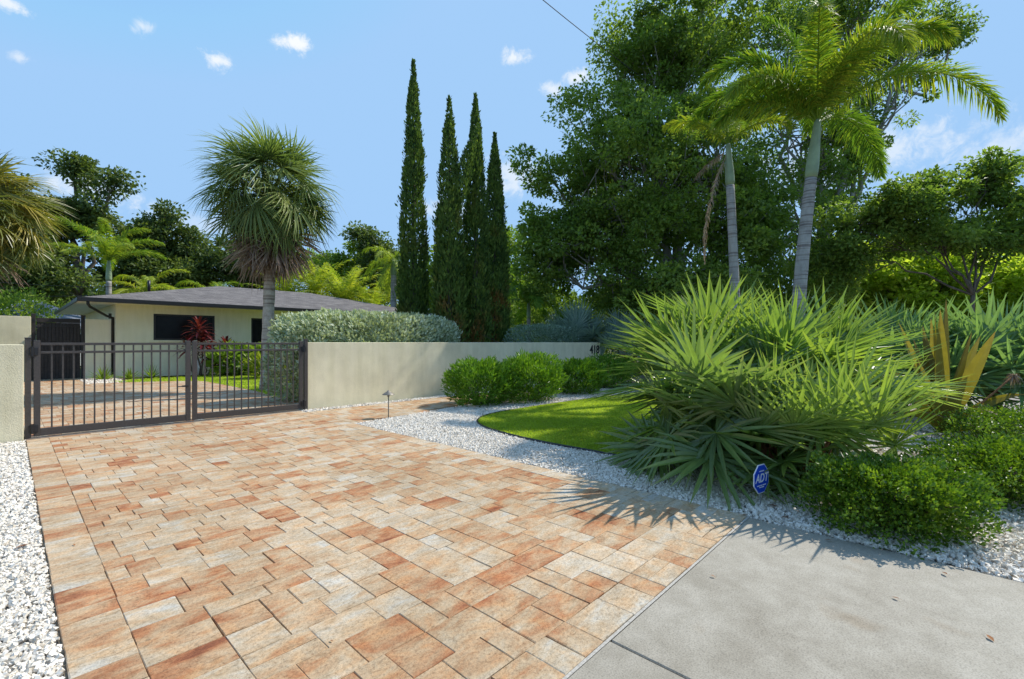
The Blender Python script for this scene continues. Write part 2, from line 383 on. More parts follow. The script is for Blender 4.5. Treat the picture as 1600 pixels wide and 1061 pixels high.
# ------------------------------------------------------------------ world, sun, camera
SUN_AZ = R(-17); SUN_EL = R(49)
SD = np.array([math.cos(SUN_EL) * math.cos(SUN_AZ), math.cos(SUN_EL) * math.sin(SUN_AZ), math.sin(SUN_EL)])
w = bpy.data.worlds.new('World'); scene.world = w; w.use_nodes = True; nt = w.node_tree; nt.nodes.clear()
wo = nt.nodes.new('ShaderNodeOutputWorld'); bg = nt.nodes.new('ShaderNodeBackground')
sky = nt.nodes.new('ShaderNodeTexSky'); sky.sky_type = 'NISHITA'; sky.sun_disc = False
sky.sun_elevation = SUN_EL; sky.sun_rotation = math.pi / 2 - SUN_AZ
sky.air_density = 1.0; sky.dust_density = 0.35; sky.ozone_density = 1.2; sky.altitude = 0
bg.inputs[1].default_value = 0.15
geo = nt.nodes.new('ShaderNodeTexCoord'); dirv = geo.outputs['Generated']
skycol = mixc(nt, 1.0, sky.outputs[0], (.98, 1.14, 1.15), 'MULTIPLY')
skycol = mixc(nt, 1.0, skycol, (1.36, 2.26, 3.50), 'DARKEN')
nz = noise(nt, dirv, 34, 7, .68, .4); nz2 = noise(nt, dirv, 6, 4, .6)
cm = None
def smooth(v, lo, hi):
    n = nt.nodes.new('ShaderNodeMapRange'); n.interpolation_type = 'SMOOTHSTEP'
    nt.links.new(v, n.inputs[0]); n.inputs[1].default_value = lo; n.inputs[2].default_value = hi
    return n.outputs[0]
for (px, py, rx, ry, op) in [(460, 68, 30, 15, .95), (340, 93, 22, 13, .85), (223, 41, 17, 14, .6), (32, 90, 15, 10, .55), (805, 89, 27, 13, .8), (905, 121, 26, 13, .75),
                             (862, 141, 20, 12, .7), (140, 295, 80, 22, .6), (1340, 245, 150, 45, .55), (1560, 230, 60, 30, .45), (800, 275, 45, 32, .6), (8, 4, 26, 14, .8), (330, 352, 90, 20, .3), (700, 330, 60, 25, .4)]:
    d = nrm(FWD + (px - CX) / F * RGT + (HY - py) / F * UP)
    t1 = nrm(np.cross(d, UP)); t2 = np.cross(t1, d); ln = F / d.dot(FWD)
    def dp(vec, s):
        n = nt.nodes.new('ShaderNodeVectorMath'); n.operation = 'DOT_PRODUCT'; nt.links.new(dirv, n.inputs[0]); n.inputs[1].default_value = [float(c) for c in vec]
        return math_(nt, 'MULTIPLY', n.outputs['Value'], s)
    sx = ln / rx; sy = ln / ry
    a2 = math_(nt, 'POWER', math_(nt, 'ABSOLUTE', dp(t1, sx)), 2.0); b2 = math_(nt, 'POWER', math_(nt, 'ABSOLUTE', dp(t2, sy)), 2.0)
    rr = math_(nt, 'SQRT', math_(nt, 'ADD', a2, b2))
    fr = dp(d, 1.0); front = math_(nt, 'GREATER_THAN', fr, .5)
    fall = math_(nt, 'SUBTRACT', math_(nt, 'ADD', math_(nt, 'MULTIPLY', math_(nt, 'SUBTRACT', nz.outputs[0], .5), 3.4), .85), rr)
    c = math_(nt, 'MULTIPLY', math_(nt, 'MULTIPLY', smooth(fall, -.3, .9), front), op)
    cm = c if cm is None else math_(nt, 'MAXIMUM', cm, c)
skyc = mixc(nt, cm, skycol, (3.6, 3.7, 3.75))
nt.links.new(skyc, bg.inputs[0]); nt.links.new(bg.outputs[0], wo.inputs[0])

sl = bpy.data.lights.new('sun', 'SUN'); sl.energy = 2.85; sl.angle = R(.53); sl.color = (1, .95, .87)
so = bpy.data.objects.new('sun', sl); COL.objects.link(so); so.rotation_euler = Vector(SD).to_track_quat('Z', 'Y').to_euler(); so.location = (20, -5, 30)
cam = bpy.data.cameras.new('camera'); co = bpy.data.objects.new('camera', cam); COL.objects.link(co)
cam.sensor_width = 36; cam.lens = 36 * F / 1600; cam.shift_y = (HY - 530.5) / 1600; cam.clip_start = .05; cam.clip_end = 1500
co.location = (0, 0, EYE)
co.rotation_euler = Vector(-FWD).to_track_quat('Z', 'Y').to_euler()
scene.camera = co
scene.view_settings.view_transform = 'Standard'; scene.view_settings.look = 'None'; scene.view_settings.exposure = 0.86; scene.view_settings.gamma = 1.0
scene.cycles.max_bounces = 8; scene.cycles.diffuse_bounces = 4; scene.cycles.transmission_bounces = 4; scene.cycles.transparent_max_bounces = 4
scene.cycles.use_denoising = True

# ------------------------------------------------------------------ ground surfaces
DX0, DX1, DY0, GY = .18, 4.30, 1.235, 10.32      # driveway edges, apron line, gate plane
def flat(name, poly, z, mat, kind='structure'):
    mb = MB(); p = np.array([(x, y, z) for x, y in poly]); n = len(p)
    c = p.mean(0); mb.add(np.vstack([p, c]), None, [[i, (i + 1) % n, n] for i in range(n)])
    return tag(mb.build(name, mat), kind=kind)
flat('ground', [(-400, -400), (400, -400), (400, 400), (-400, 400)], -.06, M['soil'])
flat('road', [(-60, -9), (80, -9), (80, -4.2), (-60, -4.2)], -.03, M['asphalt'])
flat('gravel_bed', [(DX1 - .1, -4.1), (24, -4.1), (24, GY + .3), (DX1 - .1, GY + .3)], -.012, M['gravel'])
b_ = flat('gravel_verge', [(-8, -4.1), (DX0 + .05, -4.1), (DX0 + .05, GY + .3), (-8, GY + .3)], -.012, M['gravel'])

def pavers(mb, quads, z=.02, bev=.0035, gap=.0028, r2=None):
    """quads: list of x0,x1,y0,y1 blocks -> chamfered slightly uneven stone blocks"""
    q = np.array(quads); n = len(q)
    j = lambda s: rng.uniform(-s, s, n)
    x0 = q[:, 0] + gap / 2 + j(.0018); x1 = q[:, 1] - gap / 2 + j(.0018); y0 = q[:, 2] + gap / 2 + j(.0018); y1 = q[:, 3] - gap / 2 + j(.0018)
    zz = z + j(.0011)
    tx = j(.0012); ty = j(.0012)
    out = np.zeros((n, 12, 3))
    for k, (b, dz) in enumerate(((0, -.05), (0, -bev), (bev, 0))):
        for c, (sx, sy) in enumerate(((0, 0), (1, 0), (1, 1), (0, 1))):
            out[:, k * 4 + c, 0] = np.where(sx, x1 - b, x0 + b) + (rng.uniform(-.0022, .0022, n) if k else 0)
            out[:, k * 4 + c, 1] = np.where(sy, y1 - b, y0 + b) + (rng.uniform(-.0022, .0022, n) if k else 0)
            out[:, k * 4 + c, 2] = zz + dz + (tx * (2 * sx - 1) + ty * (2 * sy - 1) if k else 0)
    F_ = []
    for k in (0, 4):
        for c in range(4): F_.append([k + c, k + (c + 1) % 4, k + 4 + (c + 1) % 4, k + 4 + c])
    F_.append([8, 9, 10, 11])
    F_ = np.array(F_)[None] + (np.arange(n) * 12)[:, None, None]
    r1 = rng.uniform(0, 1, n)
    if r2 is None: r2 = np.clip(rng.beta(1.7, 2.1, n), 0, 1)
    else: r2 = rng.uniform(0, r2, n)
    mb.add(out.reshape(-1, 3), F_.reshape(-1, 4), None, r1.repeat(12), r2.repeat(12))
def courses(x0, x1, y0, y1, inside=None):
    out = []; y = y0
    while y < y1 - .02:
        h = random.choice((.237, .237, .237, .158)); h = min(h, y1 - y)
        if y1 - y - h < .1: h = y1 - y
        x = x0
        while x < x1 - .01:
            l = random.choice((.158, .237, .237, .316))
            if x == x0: l = random.choice((.1, .158, .237, .316))
            if x1 - x - l < .09: l = x1 - x
            if h > .2 and l > .3 and random.random() < .12:
                out.append((x, x + l, y, y + h / 2)); out.append((x, x + l, y + h / 2, y + h))
            else: out.append((x, x + l, y, y + h))
            x += l
        y += h
    if inside: out = [q for q in out if inside((q[0] + q[1]) / 2, (q[2] + q[3]) / 2)]
    return out
def border(x0, x1, y0, y1):
    out = []; y = y0
    while y < y1 - .01:
        l = random.choice((.158, .237, .237, .316, .158))
        if y1 - y - l < .09: l = y1 - y
        out.append((x0, x1, y, y + l)); y += l
    return out
mb = MB(); BW = .245
pavers(mb, courses(DX0 + BW, DX1 - BW, DY0 + .012, GY + .04) + border(DX0, DX0 + BW, DY0 + .012, GY + .04) )
pavers(mb, border(DX1 - BW, DX1, DY0 + .012, 6.0), r2=.3); pavers(mb, border(DX1 - BW, DX1, 6.0, GY + .04))
tag(mb.build('driveway', M['paver']), kind='structure')
flat('driveway_joint_sand', [(DX0 - .01, DY0), (DX1 + .01, DY0), (DX1 + .01, 27), (DX0 - .01, 27)], .006, M['joint'])
mb = MB(); pavers(mb, courses(DX1 + .005, 17.5, 8.42, 9.98, lambda x, y: y > 8.10 + .13 * min(x - 4.3, 4)))
pavers(mb, courses(DX1 + .005, 7.6, 7.95, 8.42, lambda x, y: y > 7.98 + .14 * (x - 4.3)))
tag(mb.build('walkway', M['paver']), kind='structure')
flat('walkway_joint_sand', [(DX1, 8.02), (7.2, 8.40), (17.5, 8.42), (17.5, 9.98), (DX1, 9.98)], .0, M['joint'])
def inner(x, y):
    if y < 20.6: return x < 5.12 and (x - 5.12) < 0
    return not (x > 2.9 + .0 and y > 22.3 - .9 * max(0, (x - 2.9) / 2.2) ** 1.5)
mb = MB(); pavers(mb, courses(DX0 + BW - .0, 5.12, GY + .045, 26.0, inner) + border(DX0, DX0 + BW, GY + .045, 26.0))
tag(mb.build('inner_driveway', M['paver']), kind='structure')
flat('inner_joint_sand', [(DX1 - .2, GY + .1), (5.13, GY + .1), (5.13, 22.6), (DX1 - .2, 22.6)], .002, M['joint'])
# concrete apron: two slabs with an open joint
mb = MB(); box(mb, DX0 - .02, 2.036, -4.2, DY0 - .006, -.12, .017, .006); box(mb, 2.046, 4.27, -4.2, DY0 - .006, -.12, .015, .006)
tag(mb.build('concrete_apron', M['concrete']), kind='structure')
flat('apron_joint', [(DX0, DY0 - .008), (DX1, DY0 - .008), (DX1, DY0 + .009), (DX0, DY0 + .009)], .0165, M['mortar'])
mb = MB(); box(mb, DX0 - .02, 4.46, GY - .10, GY + .06, -.02, .0255, .003); tag(mb.build('gate_strip', M['gatestrip']), kind='structure')  # flat dark brown strip across the drive along the gate line

# ------------------------------------------------------------------ white gravel: real chips
def in_poly(P, poly):
    x, y = P[:, 0], P[:, 1]; ins = np.zeros(len(P), bool); n = len(poly)
    for i in range(n):
        x1, y1 = poly[i]; x2, y2 = poly[(i + 1) % n]
        c = ((y1 > y) != (y2 > y)) & (x < (x2 - x1) * (y - y1) / (y2 - y1 + 1e-12) + x1); ins ^= c
    return ins
def catmull(pts, per=8):
    p = np.array(pts, float); n = len(p); out = []
    for i in range(n):
        a, b, c, d = p[(i - 1) % n], p[i], p[(i + 1) % n], p[(i + 2) % n]
        for t in np.arange(per) / per:
            out.append(.5 * ((2 * b) + (-a + c) * t + (2 * a - 5 * b + 4 * c - d) * t ** 2 + (-a + 3 * b - 3 * c + d) * t ** 3))
    return np.array(out)
LAWN = catmull([(5.50, 2.6), (5.40, 3.6), (5.40, 4.5), (5.50, 5.3), (5.72, 6.05), (6.15, 6.6), (6.9, 6.92), (8.3, 7.0), (10.3, 6.9), (12.6, 6.6), (13.8, 5.4), (13.2, 3.9), (10.5, 3.1), (7.5, 2.4), (6.2, 2.1)])
def chips(mb, P, size, zlo, zhi):
    n = len(P); base = np.array([(x, y, z) for z in (-1, 1) for x, y in ((-1, -1), (1, -1), (1, 1), (-1, 1))], float)
    v = base[None] * .5 + rng.uniform(-.24, .24, (n, 8, 3)); v *= (rng.uniform(.55, 1.15, (n, 1, 3)) * size * rng.uniform(.6, 1.35, (n, 1, 1)))
    q = nrm(rng.normal(size=(n, 4))); a, b, c, d = q.T
    Rm = np.stack([1 - 2 * (c * c + d * d), 2 * (b * c - a * d), 2 * (b * d + a * c), 2 * (b * c + a * d), 1 - 2 * (b * b + d * d), 2 * (c * d - a * b), 2 * (b * d - a * c), 2 * (c * d + a * b), 1 - 2 * (b * b + c * c)], 1).reshape(n, 3, 3)
    v = np.einsum('nij,nkj->nki', Rm, v); v[:, :, :2] += P[:, None, :2]; v[:, :, 2] += rng.uniform(zlo, zhi, (n, 1))
    f = np.array([[0, 3, 2, 1], [4, 5, 6, 7], [0, 1, 5, 4], [1, 2, 6, 5], [2, 3, 7, 6], [3, 0, 4, 7]])[None] + (np.arange(n) * 8)[:, None, None]
    mb.add(v.reshape(-1, 3), f.reshape(-1, 4), None, np.clip(rng.beta(2.2, 1.3, n), 0, 1).repeat(8))
def scatter(x0, x1, y0, y1, dens, test=None):
    n = int((x1 - x0) * (y1 - y0) * dens); P = np.stack([rng.uniform(x0, x1, n), rng.uniform(y0, y1, n)], 1)
    return P[test(P)] if test is not None else P
mb = MB()
keep = lambda P: ~in_poly(P, LAWN) & ~((P[:, 1] > 7.95 + .13 * (P[:, 0] - 4.3)) & (P[:, 1] < 10.0) & (P[:, 0] > 4.2))
chips(mb, scatter(DX1 + .012, 6.6, -1.6, 9.0, 3600, keep), .0195, -.008, .016)
chips(mb, scatter(6.6, 13, -2.5, 9.0, 1100, keep), .027, -.006, .02)
chips(mb, scatter(DX1 + .02, 14, 10.0, 10.30, 1500), .03, -.006, .02)
chips(mb, scatter(-1.3, DX0 - .012, 2.3, 6.0, 4300), .0185, -.008, .016)
chips(mb, scatter(-1.6, DX0 - .015, 6.0, GY - .12, 2400), .023, -.008, .02)
chips(mb, scatter(1.9, 3.0, 22.4, 25.3, 250), .04, 0, .03)
tag(mb.build('white_gravel', M['stone']), 'crushed white marble chips around the driveway and planting beds', 'gravel', kind='stuff')

# ------------------------------------------------------------------ lawns
def lawn(name, poly, dens, h, w, label, zbase=.012):
    poly = np.asarray(poly); mbp = MB(); c = poly.mean(0); n = len(poly)
    x0, y0 = poly.min(0); x1, y1 = poly.max(0)
    P = scatter(x0, x1, y0, y1, dens, lambda P: in_poly(P, poly)); n2 = len(P)
    mb = MB(); mb.add(np.vstack([np.c_[poly, np.full(n, zbase)], [[*c, zbase + .01]]]), None, [[i, (i + 1) % n, n] for i in range(n)], .1)
    a = rng.uniform(0, 6.28, n2); tilt = rng.uniform(.15, .9, n2)
    D = np.stack([np.cos(a) * tilt, np.sin(a) * tilt, np.ones(n2)], 1); Nn = np.stack([np.cos(a + 1.57), np.sin(a + 1.57), np.zeros(n2)], 1)
    P3 = np.c_[P, np.full(n2, zbase)]
    var = np.clip(.45 + .25 * fbm(P3, 1.2, 3) + rng.normal(0, .2, n2), 0, 1)
    strips(mb, P3, D, np.cross(D, Nn), h * rng.uniform(.6, 1.3, n2), w, [1, .8, 0.05], .35, 0, var)
    return tag(mb.build(name, M['grass']), label, 'grass', kind='stuff')
lawn('lawn_grass', LAWN, 4200, .065, .0042, 'mown bright green grass in the curved bed beside the driveway')
IN_LAWN = catmull([(5.16, 12.6), (5.16, 16), (5.12, 19.5), (4.9, 20.9), (4.0, 21.7), (2.95, 22.3), (2.6, 23.0), (4, 23.9), (8, 24.2), (14, 24), (15, 18), (12, 14.0), (8, 13.6)])
lawn('yard_grass', IN_LAWN, 700, .08, .011, 'bright green grass strip between the inner paving and the house')
mb = MB(); p = LAWN
ring = np.vstack([p, p[:1]]); tube(mb, np.c_[ring, np.full(len(ring), .025)], .018, 6, False)
e = mb.build('lawn_edging', M['black'], smooth=True); tag(e, 'thin black plastic edging strip around the curved front lawn', 'edging')

# ------------------------------------------------------------------ walls, gate
def wall(name, label, x0, x1, y0, y1, h, cap=None, mat='wall'):
    mb = MB(); box(mb, x0, x1, y0, y1, -.1, h, .008); o = mb.build(name, M[mat]); return tag(o, label, 'wall')
wall('garden_wall', 'long low beige stucco garden wall carrying the house number', 4.50, 16.46, 10.37, 10.57, 1.5)
wall('garden_wall', 'short low beige stucco wall stub at the gate hinge by the white gravel verge', -7.0, .155, 10.22, 10.42, 1.47)
wall('side_wall', 'taller pale stucco wall beside the dark privacy gate in the back', -7.0, .59, 25.9, 26.1, 2.5)
wall('side_wall', 'narrow pale stucco wall joining the dark privacy gate to the house corner', 2.14, 3.06, 25.9, 26.05, 2.46, mat='house')
# house number digits, on the wall
root = empty('house_number', (16.0, 10.37, 1.2), 'black metal house number 418 on the far end of the long beige wall', 'house number')
def text(body, size, parent, mat, loc, rot, ext=.006, name='digit', off=0.0, shear=0.0, sx=1.0):
    c = bpy.data.curves.new(name, 'FONT'); c.body = body; c.size = size; c.extrude = ext; c.offset = off; c.shear = shear
    c.align_x = 'CENTER'; c.align_y = 'CENTER'; c.materials.append(mat)
    o = bpy.data.objects.new(name, c); COL.objects.link(o); bpy.context.view_layer.update()
    me = bpy.data.meshes.new_from_object(o.evaluated_get(bpy.context.evaluated_depsgraph_get())); bpy.data.objects.remove(o)
    o = bpy.data.objects.new(name, me); COL.objects.link(o); o.parent = parent; o.location = loc; o.rotation_euler = rot; o.scale = (sx, 1, 1); return o
for ch, dx in (('4', -.20), ('1', .03), ('8', .25)):
    text(ch, .46, root, M['black'], (dx, -.012, 0), (R(90), 0, 0), .01, 'digit', .005, 0, 1.0)

def gate_leaf(x0, x1, hinge_left, label):
    rt = empty('driveway_gate', ((x0 if hinge_left else x1), GY, 0), label, 'gate', 'gate leaves across the driveway')
    ox = x0 if hinge_left else x1
    X = lambda v: v - ox
    mb = MB(); zt = 1.50
    for a, b in ((x0, x0 + .075), (x1 - .075, x1)): box(mb, X(a), X(b), -.03, .03, .05, zt + .03, .004)
    box(mb, X(x0 + .075), X(x1 - .075), -.02, .02, zt - .045, zt - .005, .003)
    box(mb, X(x0 + .075), X(x1 - .075), -.02, .02, 1.325, 1.362, .003)
    box(mb, X(x0 + .075), X(x1 - .075), -.026, .026, .055, .165, .004)
    mb.build('gate_frame', M['metal'], rt)
    proto = None
    for i in range(14):
        xc = x0 + .075 + (x1 - x0 - .15) * (i + 1) / 15
        if proto is None:
            mp = MB(); box(mp, -.0105, .0105, -.0105, .0105, .16, zt - .044, .002); proto = mp.build('picket', M['metal'], rt); o = proto
        else:
            o = proto.copy(); COL.objects.link(o); o.parent = rt
        o.location = (X(xc), 0, 0)
    for zz in (1.36, .17):
        mb = MB(); s = -1 if hinge_left else 1; e_ = X(x0 if hinge_left else x1)
        box(mb, min(e_ + s * .055, e_ - s * .05), max(e_ + s * .055, e_ - s * .05), -.048, -.031, zz - .06, zz + .06, .004)
        tube(mb, [(e_ + s * .015, -.045, zz - .075), (e_ + s * .015, -.045, zz + .075)], .022, 10)
        mb.build('hinge', M['black'], rt)
    if hinge_left:
        mb = MB(); box(mb, X(x1) - .14, X(x1) - .04, -.055, -.031, .68, .71, .004); tube(mb, [(X(x1) - .13, -.05, .695), (X(x1) - .22, -.06, .69)], .009, 8); mb.build('latch', M['black'], rt)
    return rt
gate_leaf(.262, 2.305, True, 'bronze picket gate leaf hinged at the short wall stub on the gravel verge')
gate_leaf(2.335, 4.378, False, 'bronze picket gate leaf hinged at the long numbered garden wall')
for xa, xb, lb in ((.168, .236, 'square bronze gate post at the short wall stub'), (4.408, 4.478, 'square bronze gate post against the long numbered wall')):
    rt = empty('gate_post', ((xa + xb) / 2, GY, 0), lb, 'gate post', 'gate posts beside the driveway')
    mb = MB(); hw = (xb - xa) / 2; box(mb, -hw, hw, -.04, .04, 0, 1.56, .004); mb.build('post', M['metal'], rt)
    mb = MB(); box(mb, -hw - .006, hw + .006, -.046, .046, 1.56, 1.575, .004); mb.build('post_cap', M['metal'], rt)
# privacy gate in the side yard
rt = empty('privacy_gate', (.6, 26, 0), 'tall dark brown slatted privacy gate beside the house', 'gate')
mb = MB()
xs = np.linspace(.74, 2.0, 13)
for a, b in zip(xs[:-1], xs[1:]): box(mb, a - .6 + .004, b - .6 - .004, -.02, .02, .06, 2.28, .004)
box(mb, .14, 1.4, .022, .03, .05, 2.28, 0); mb.build('slat_panel', M['dark'], rt)
for a, b in ((.6, .72), (2.02, 2.135)):
    mb = MB(); box(mb, a - .6, b - .6, -.06, .06, 0, 2.62, .006); mb.build('post', M['dark'], rt)
mb = MB(); box(mb, .14 - .0, 1.4, -.035, .035, 2.285, 2.46, .005); box(mb, .14, 1.4, -.03, -.021, 2.10, 2.16, .003); mb.build('top_rail', M['dark'], rt)
for a in (.63, 2.05):
    mb = MB(); box(mb, a - .6, a - .6 + .06, -.09, -.061, 2.3, 2.42, .003); mb.build('hinge', M['black'], rt)

# ------------------------------------------------------------------ house
HX0, HX1, HY0, HY1 = 3.06, 19.0, 25.5, 36.8
EX0, EX1, EY0, EY1, EZ = 1.80, 20.2, 24.5, 37.6, 3.22
hs = empty('house', (HX0, HY0, 0), 'single storey cream stucco house with grey shingle hip roof behind the garden wall', 'house')
def hb(mb, *a, **k): box(mb, a[0] - HX0, a[1] - HX0, a[2] - HY0, a[3] - HY0, a[4], a[5], **k)
mb = MB()
W0 = [(4.33, 6.68, 1.60, 2.76), (8.27, 9.45, .05, 2.72)]
segs = [(HX0, 4.33, 0, 3.2), (4.33, 6.68, 0, 1.60), (4.33, 6.68, 2.76, 3.2), (6.68, 8.27, 0, 3.2), (8.27, 9.45, 2.72, 3.2), (9.45, HX1, 0, 3.2)]
for x0, x1, z0, z1 in segs: hb(mb, x0, x1, HY0, HY0 + .2, z0, z1, bev=0)
hb(mb, HX0, HX0 + .2, HY0 + .2, HY1, 0, 3.2, bev=0); hb(mb, HX1 - .2, HX1, HY0 + .2, HY1, 0, 3.2, bev=0); hb(mb, HX0 + .2, HX1 - .2, HY1 - .2, HY1, 0, 3.2, bev=0)
mb.build('wall', M['house'], hs)
def roof_mesh():
    x0, x1, y0, y1 = EX0 - HX0, EX1 - HX0, EY0 - HY0, EY1 - HY0; h = (y1 - y0) / 2; rz = 4.78; z = EZ + .02
    A, B, C_, D = (x0, y0, z), (x1, y0, z), (x1, y1, z), (x0, y1, z); E, G = (x0 + h, y0 + h, rz), (x1 - h, y0 + h, rz)
    me = bpy.data.meshes.new('roof'); me.from_pydata([A, B, C_, D, E, G], [], [(0, 1, 5, 4), (1, 2, 5), (2, 3, 4, 5), (3, 0, 4)])
    uv = me.uv_layers.new(name='UVMap'); sl_ = math.hypot(1, (rz - z) / h)
    for p in me.polygons:
        for li in p.loop_indices:
            v = me.vertices[me.loops[li].vertex_index].co
            if abs(p.normal.y) > abs(p.normal.x): uv.data[li].uv = (v.x, (h - abs(v.y - (y0 + h))) * sl_)
            else: uv.data[li].uv = (v.y, min(abs(v.x - x0), abs(v.x - x1)) * sl_)
    me.materials.append(M['shingle']); o = bpy.data.objects.new('roof', me); COL.objects.link(o); o.parent = hs; return o
rf = roof_mesh()
mb = MB()   # vent pipe on the roof slope
tube(mb, [(4.9 - HX0 - .4, 27.5 - HY0, 3.9), (4.9 - HX0 - .4, 27.5 - HY0, 4.42)], .06, 10); mb.build('vent_pipe', M['black'], rf, True)
mb = MB(); hb(mb, EX0 + .06, EX1 - .06, EY0 + .06, EY1 - .06, EZ - .10, EZ - .06, bev=0); mb.build('soffit', M['soffit'], hs)
mb = MB(); t_ = .12
hb(mb, EX0 - .02, EX1 + .02, EY0 - .12, EY0 + .02, EZ - .13, EZ + .04, bev=.01)
hb(mb, EX0 - .02, EX0 + .04, EY0 + .02, EY1, EZ - .13, EZ + .025, bev=.01); hb(mb, EX1 - .04, EX1 + .02, EY0 + .02, EY1, EZ - .13, EZ + .025, bev=.01)
mb.build('gutter', M['black'], hs)
mb = MB(); tube(mb, [(EX0 + .3 - HX0, EY0 - .05 - HY0, EZ - .1), (EX0 + .3 - HX0, EY0 - .05 - HY0, EZ - .22), (EX0 + .36 - HX0, EY0 - HY0, EZ - .32), (-.25, .30, EZ - .62), (-.06, .36, EZ - .66), (-.06, .36, .1)], .05, 8)
box(mb, -.20, -.10, .28, .36, EZ - .72, EZ - .50, .01)
mb.build('downspout', M['black'], hs, True)
def window(x0, x1, z0, z1, nm, mull):
    fr = MB(); yy0, yy1 = HY0 + .03, HY0 + .12; t = .09
    hb(fr, x0, x0 + t, yy0, yy1, z0, z1, bev=.005); hb(fr, x1 - t, x1, yy0, yy1, z0, z1, bev=.005)
    hb(fr, x0 + t, x1 - t, yy0, yy1, z0, z0 + t, bev=.005); hb(fr, x0 + t, x1 - t, yy0, yy1, z1 - t, z1, bev=.005)
    for f in mull: xm = x0 + (x1 - x0) * f; hb(fr, xm - .03, xm + .03, yy0 + .015, yy1, z0 + t, z1 - t, bev=.004)
    o = fr.build(nm, M['black'], hs)
    g = MB(); hb(g, x0 + t, x1 - t, yy0 + .04, yy0 + .05, z0 + t, z1 - t, bev=0); g.build('pane', M['glass'], o); return o
window(4.33, 6.68, 1.60, 2.76, 'window', (.62,)); d_ = window(8.27, 9.45, .05, 2.72, 'door', (.5,))
mb = MB(); hb(mb, 4.20, 6.80, HY0 - .04, HY0, 1.52, 1.60, bev=.006); mb.build('window_sill', M['house'], hs)
mb = MB(); hb(mb, 9.20, 9.3, HY0 - .02, HY0 + .03, 1.0, 1.2, bev=.004); mb.build('door_handle', M['alu'], d_)
mb = MB(); tube(mb, [(.12 + 3.0, -.12, 0), (.12 + 3.0, -.12, .75)], .06, 10); tag(mb.build('standpipe', M['white'], None, True, (HX0 - 1.1 + .9, HY0 - .1, 0)), 'white plastic pipe standing by the house wall', 'pipe')

# far neighbours
def nb_house(name, label, c, wx, wy, hw, hr, rz, roofmat, wallmat):
    rt = empty(name, c, label, 'house', None, rz)
    mb = MB(); box(mb, -wx / 2, wx / 2, -wy / 2, wy / 2, 0, hw, .02); mb.build('wall', M[wallmat], rt)
    mb = MB(); o_ = .5; a, b = wx / 2 + o_, wy / 2 + o_; k = min(a, b) * .85
    mb.add([(-a, -b, hw), (a, -b, hw), (a, b, hw), (-a, b, hw), (-a + k, 0, hw + hr), (a - k, 0, hw + hr)], [(0, 1, 5, 4), (2, 3, 4, 5)], [(1, 2, 5), (3, 0, 4)])
    mb.add([(-a, -b, hw - .15), (a, -b, hw - .15), (a, b, hw - .15), (-a, b, hw - .15), (-a, -b, hw - .005), (a, -b, hw - .005), (a, b, hw - .005), (-a, b, hw - .005)], [(0, 1, 5, 4), (1, 2, 6, 5), (2, 3, 7, 6), (3, 0, 4, 7), (0, 3, 2, 1)])
    ro = mb.build('roof', M[roofmat], rt)
    mb = MB(); tube(mb, [(-a, -b, hw + .03), (-a + k, 0, hw + hr + .03)], .09, 6); tube(mb, [(-a + k, 0, hw + hr + .03), (a - k, 0, hw + hr + .03)], .09, 6); mb.build('ridge_cap', M['offwhite'], ro)
    for i in range(2):
        mb = MB(); xx = -wx / 4 + i * wx / 2; box(mb, xx - .6, xx + .6, -wy / 2 - .03, -wy / 2 + .02, .9, 2.1, .01); wn = mb.build('window', M['white'], rt)
        mb = MB(); box(mb, xx - .52, xx + .52, -wy / 2 - .036, -wy / 2 - .031, .98, 2.02, 0); mb.build('pane', M['glass'], wn)
    return rt
nb_house('neighbour_house', 'slate grey pitched roof of a neighbouring house behind the privacy gate', at(52, 30, z=0), 5, 6, 2.5, 1.6, R(10), 'canvas', 'offwhite')
nb_house('neighbour_house', 'white neighbouring house half hidden behind the blue green palmettos', at(1740, 22, z=0), 9, 8, 2.7, 1.4, R(-62), 'shingle', 'offwhite')

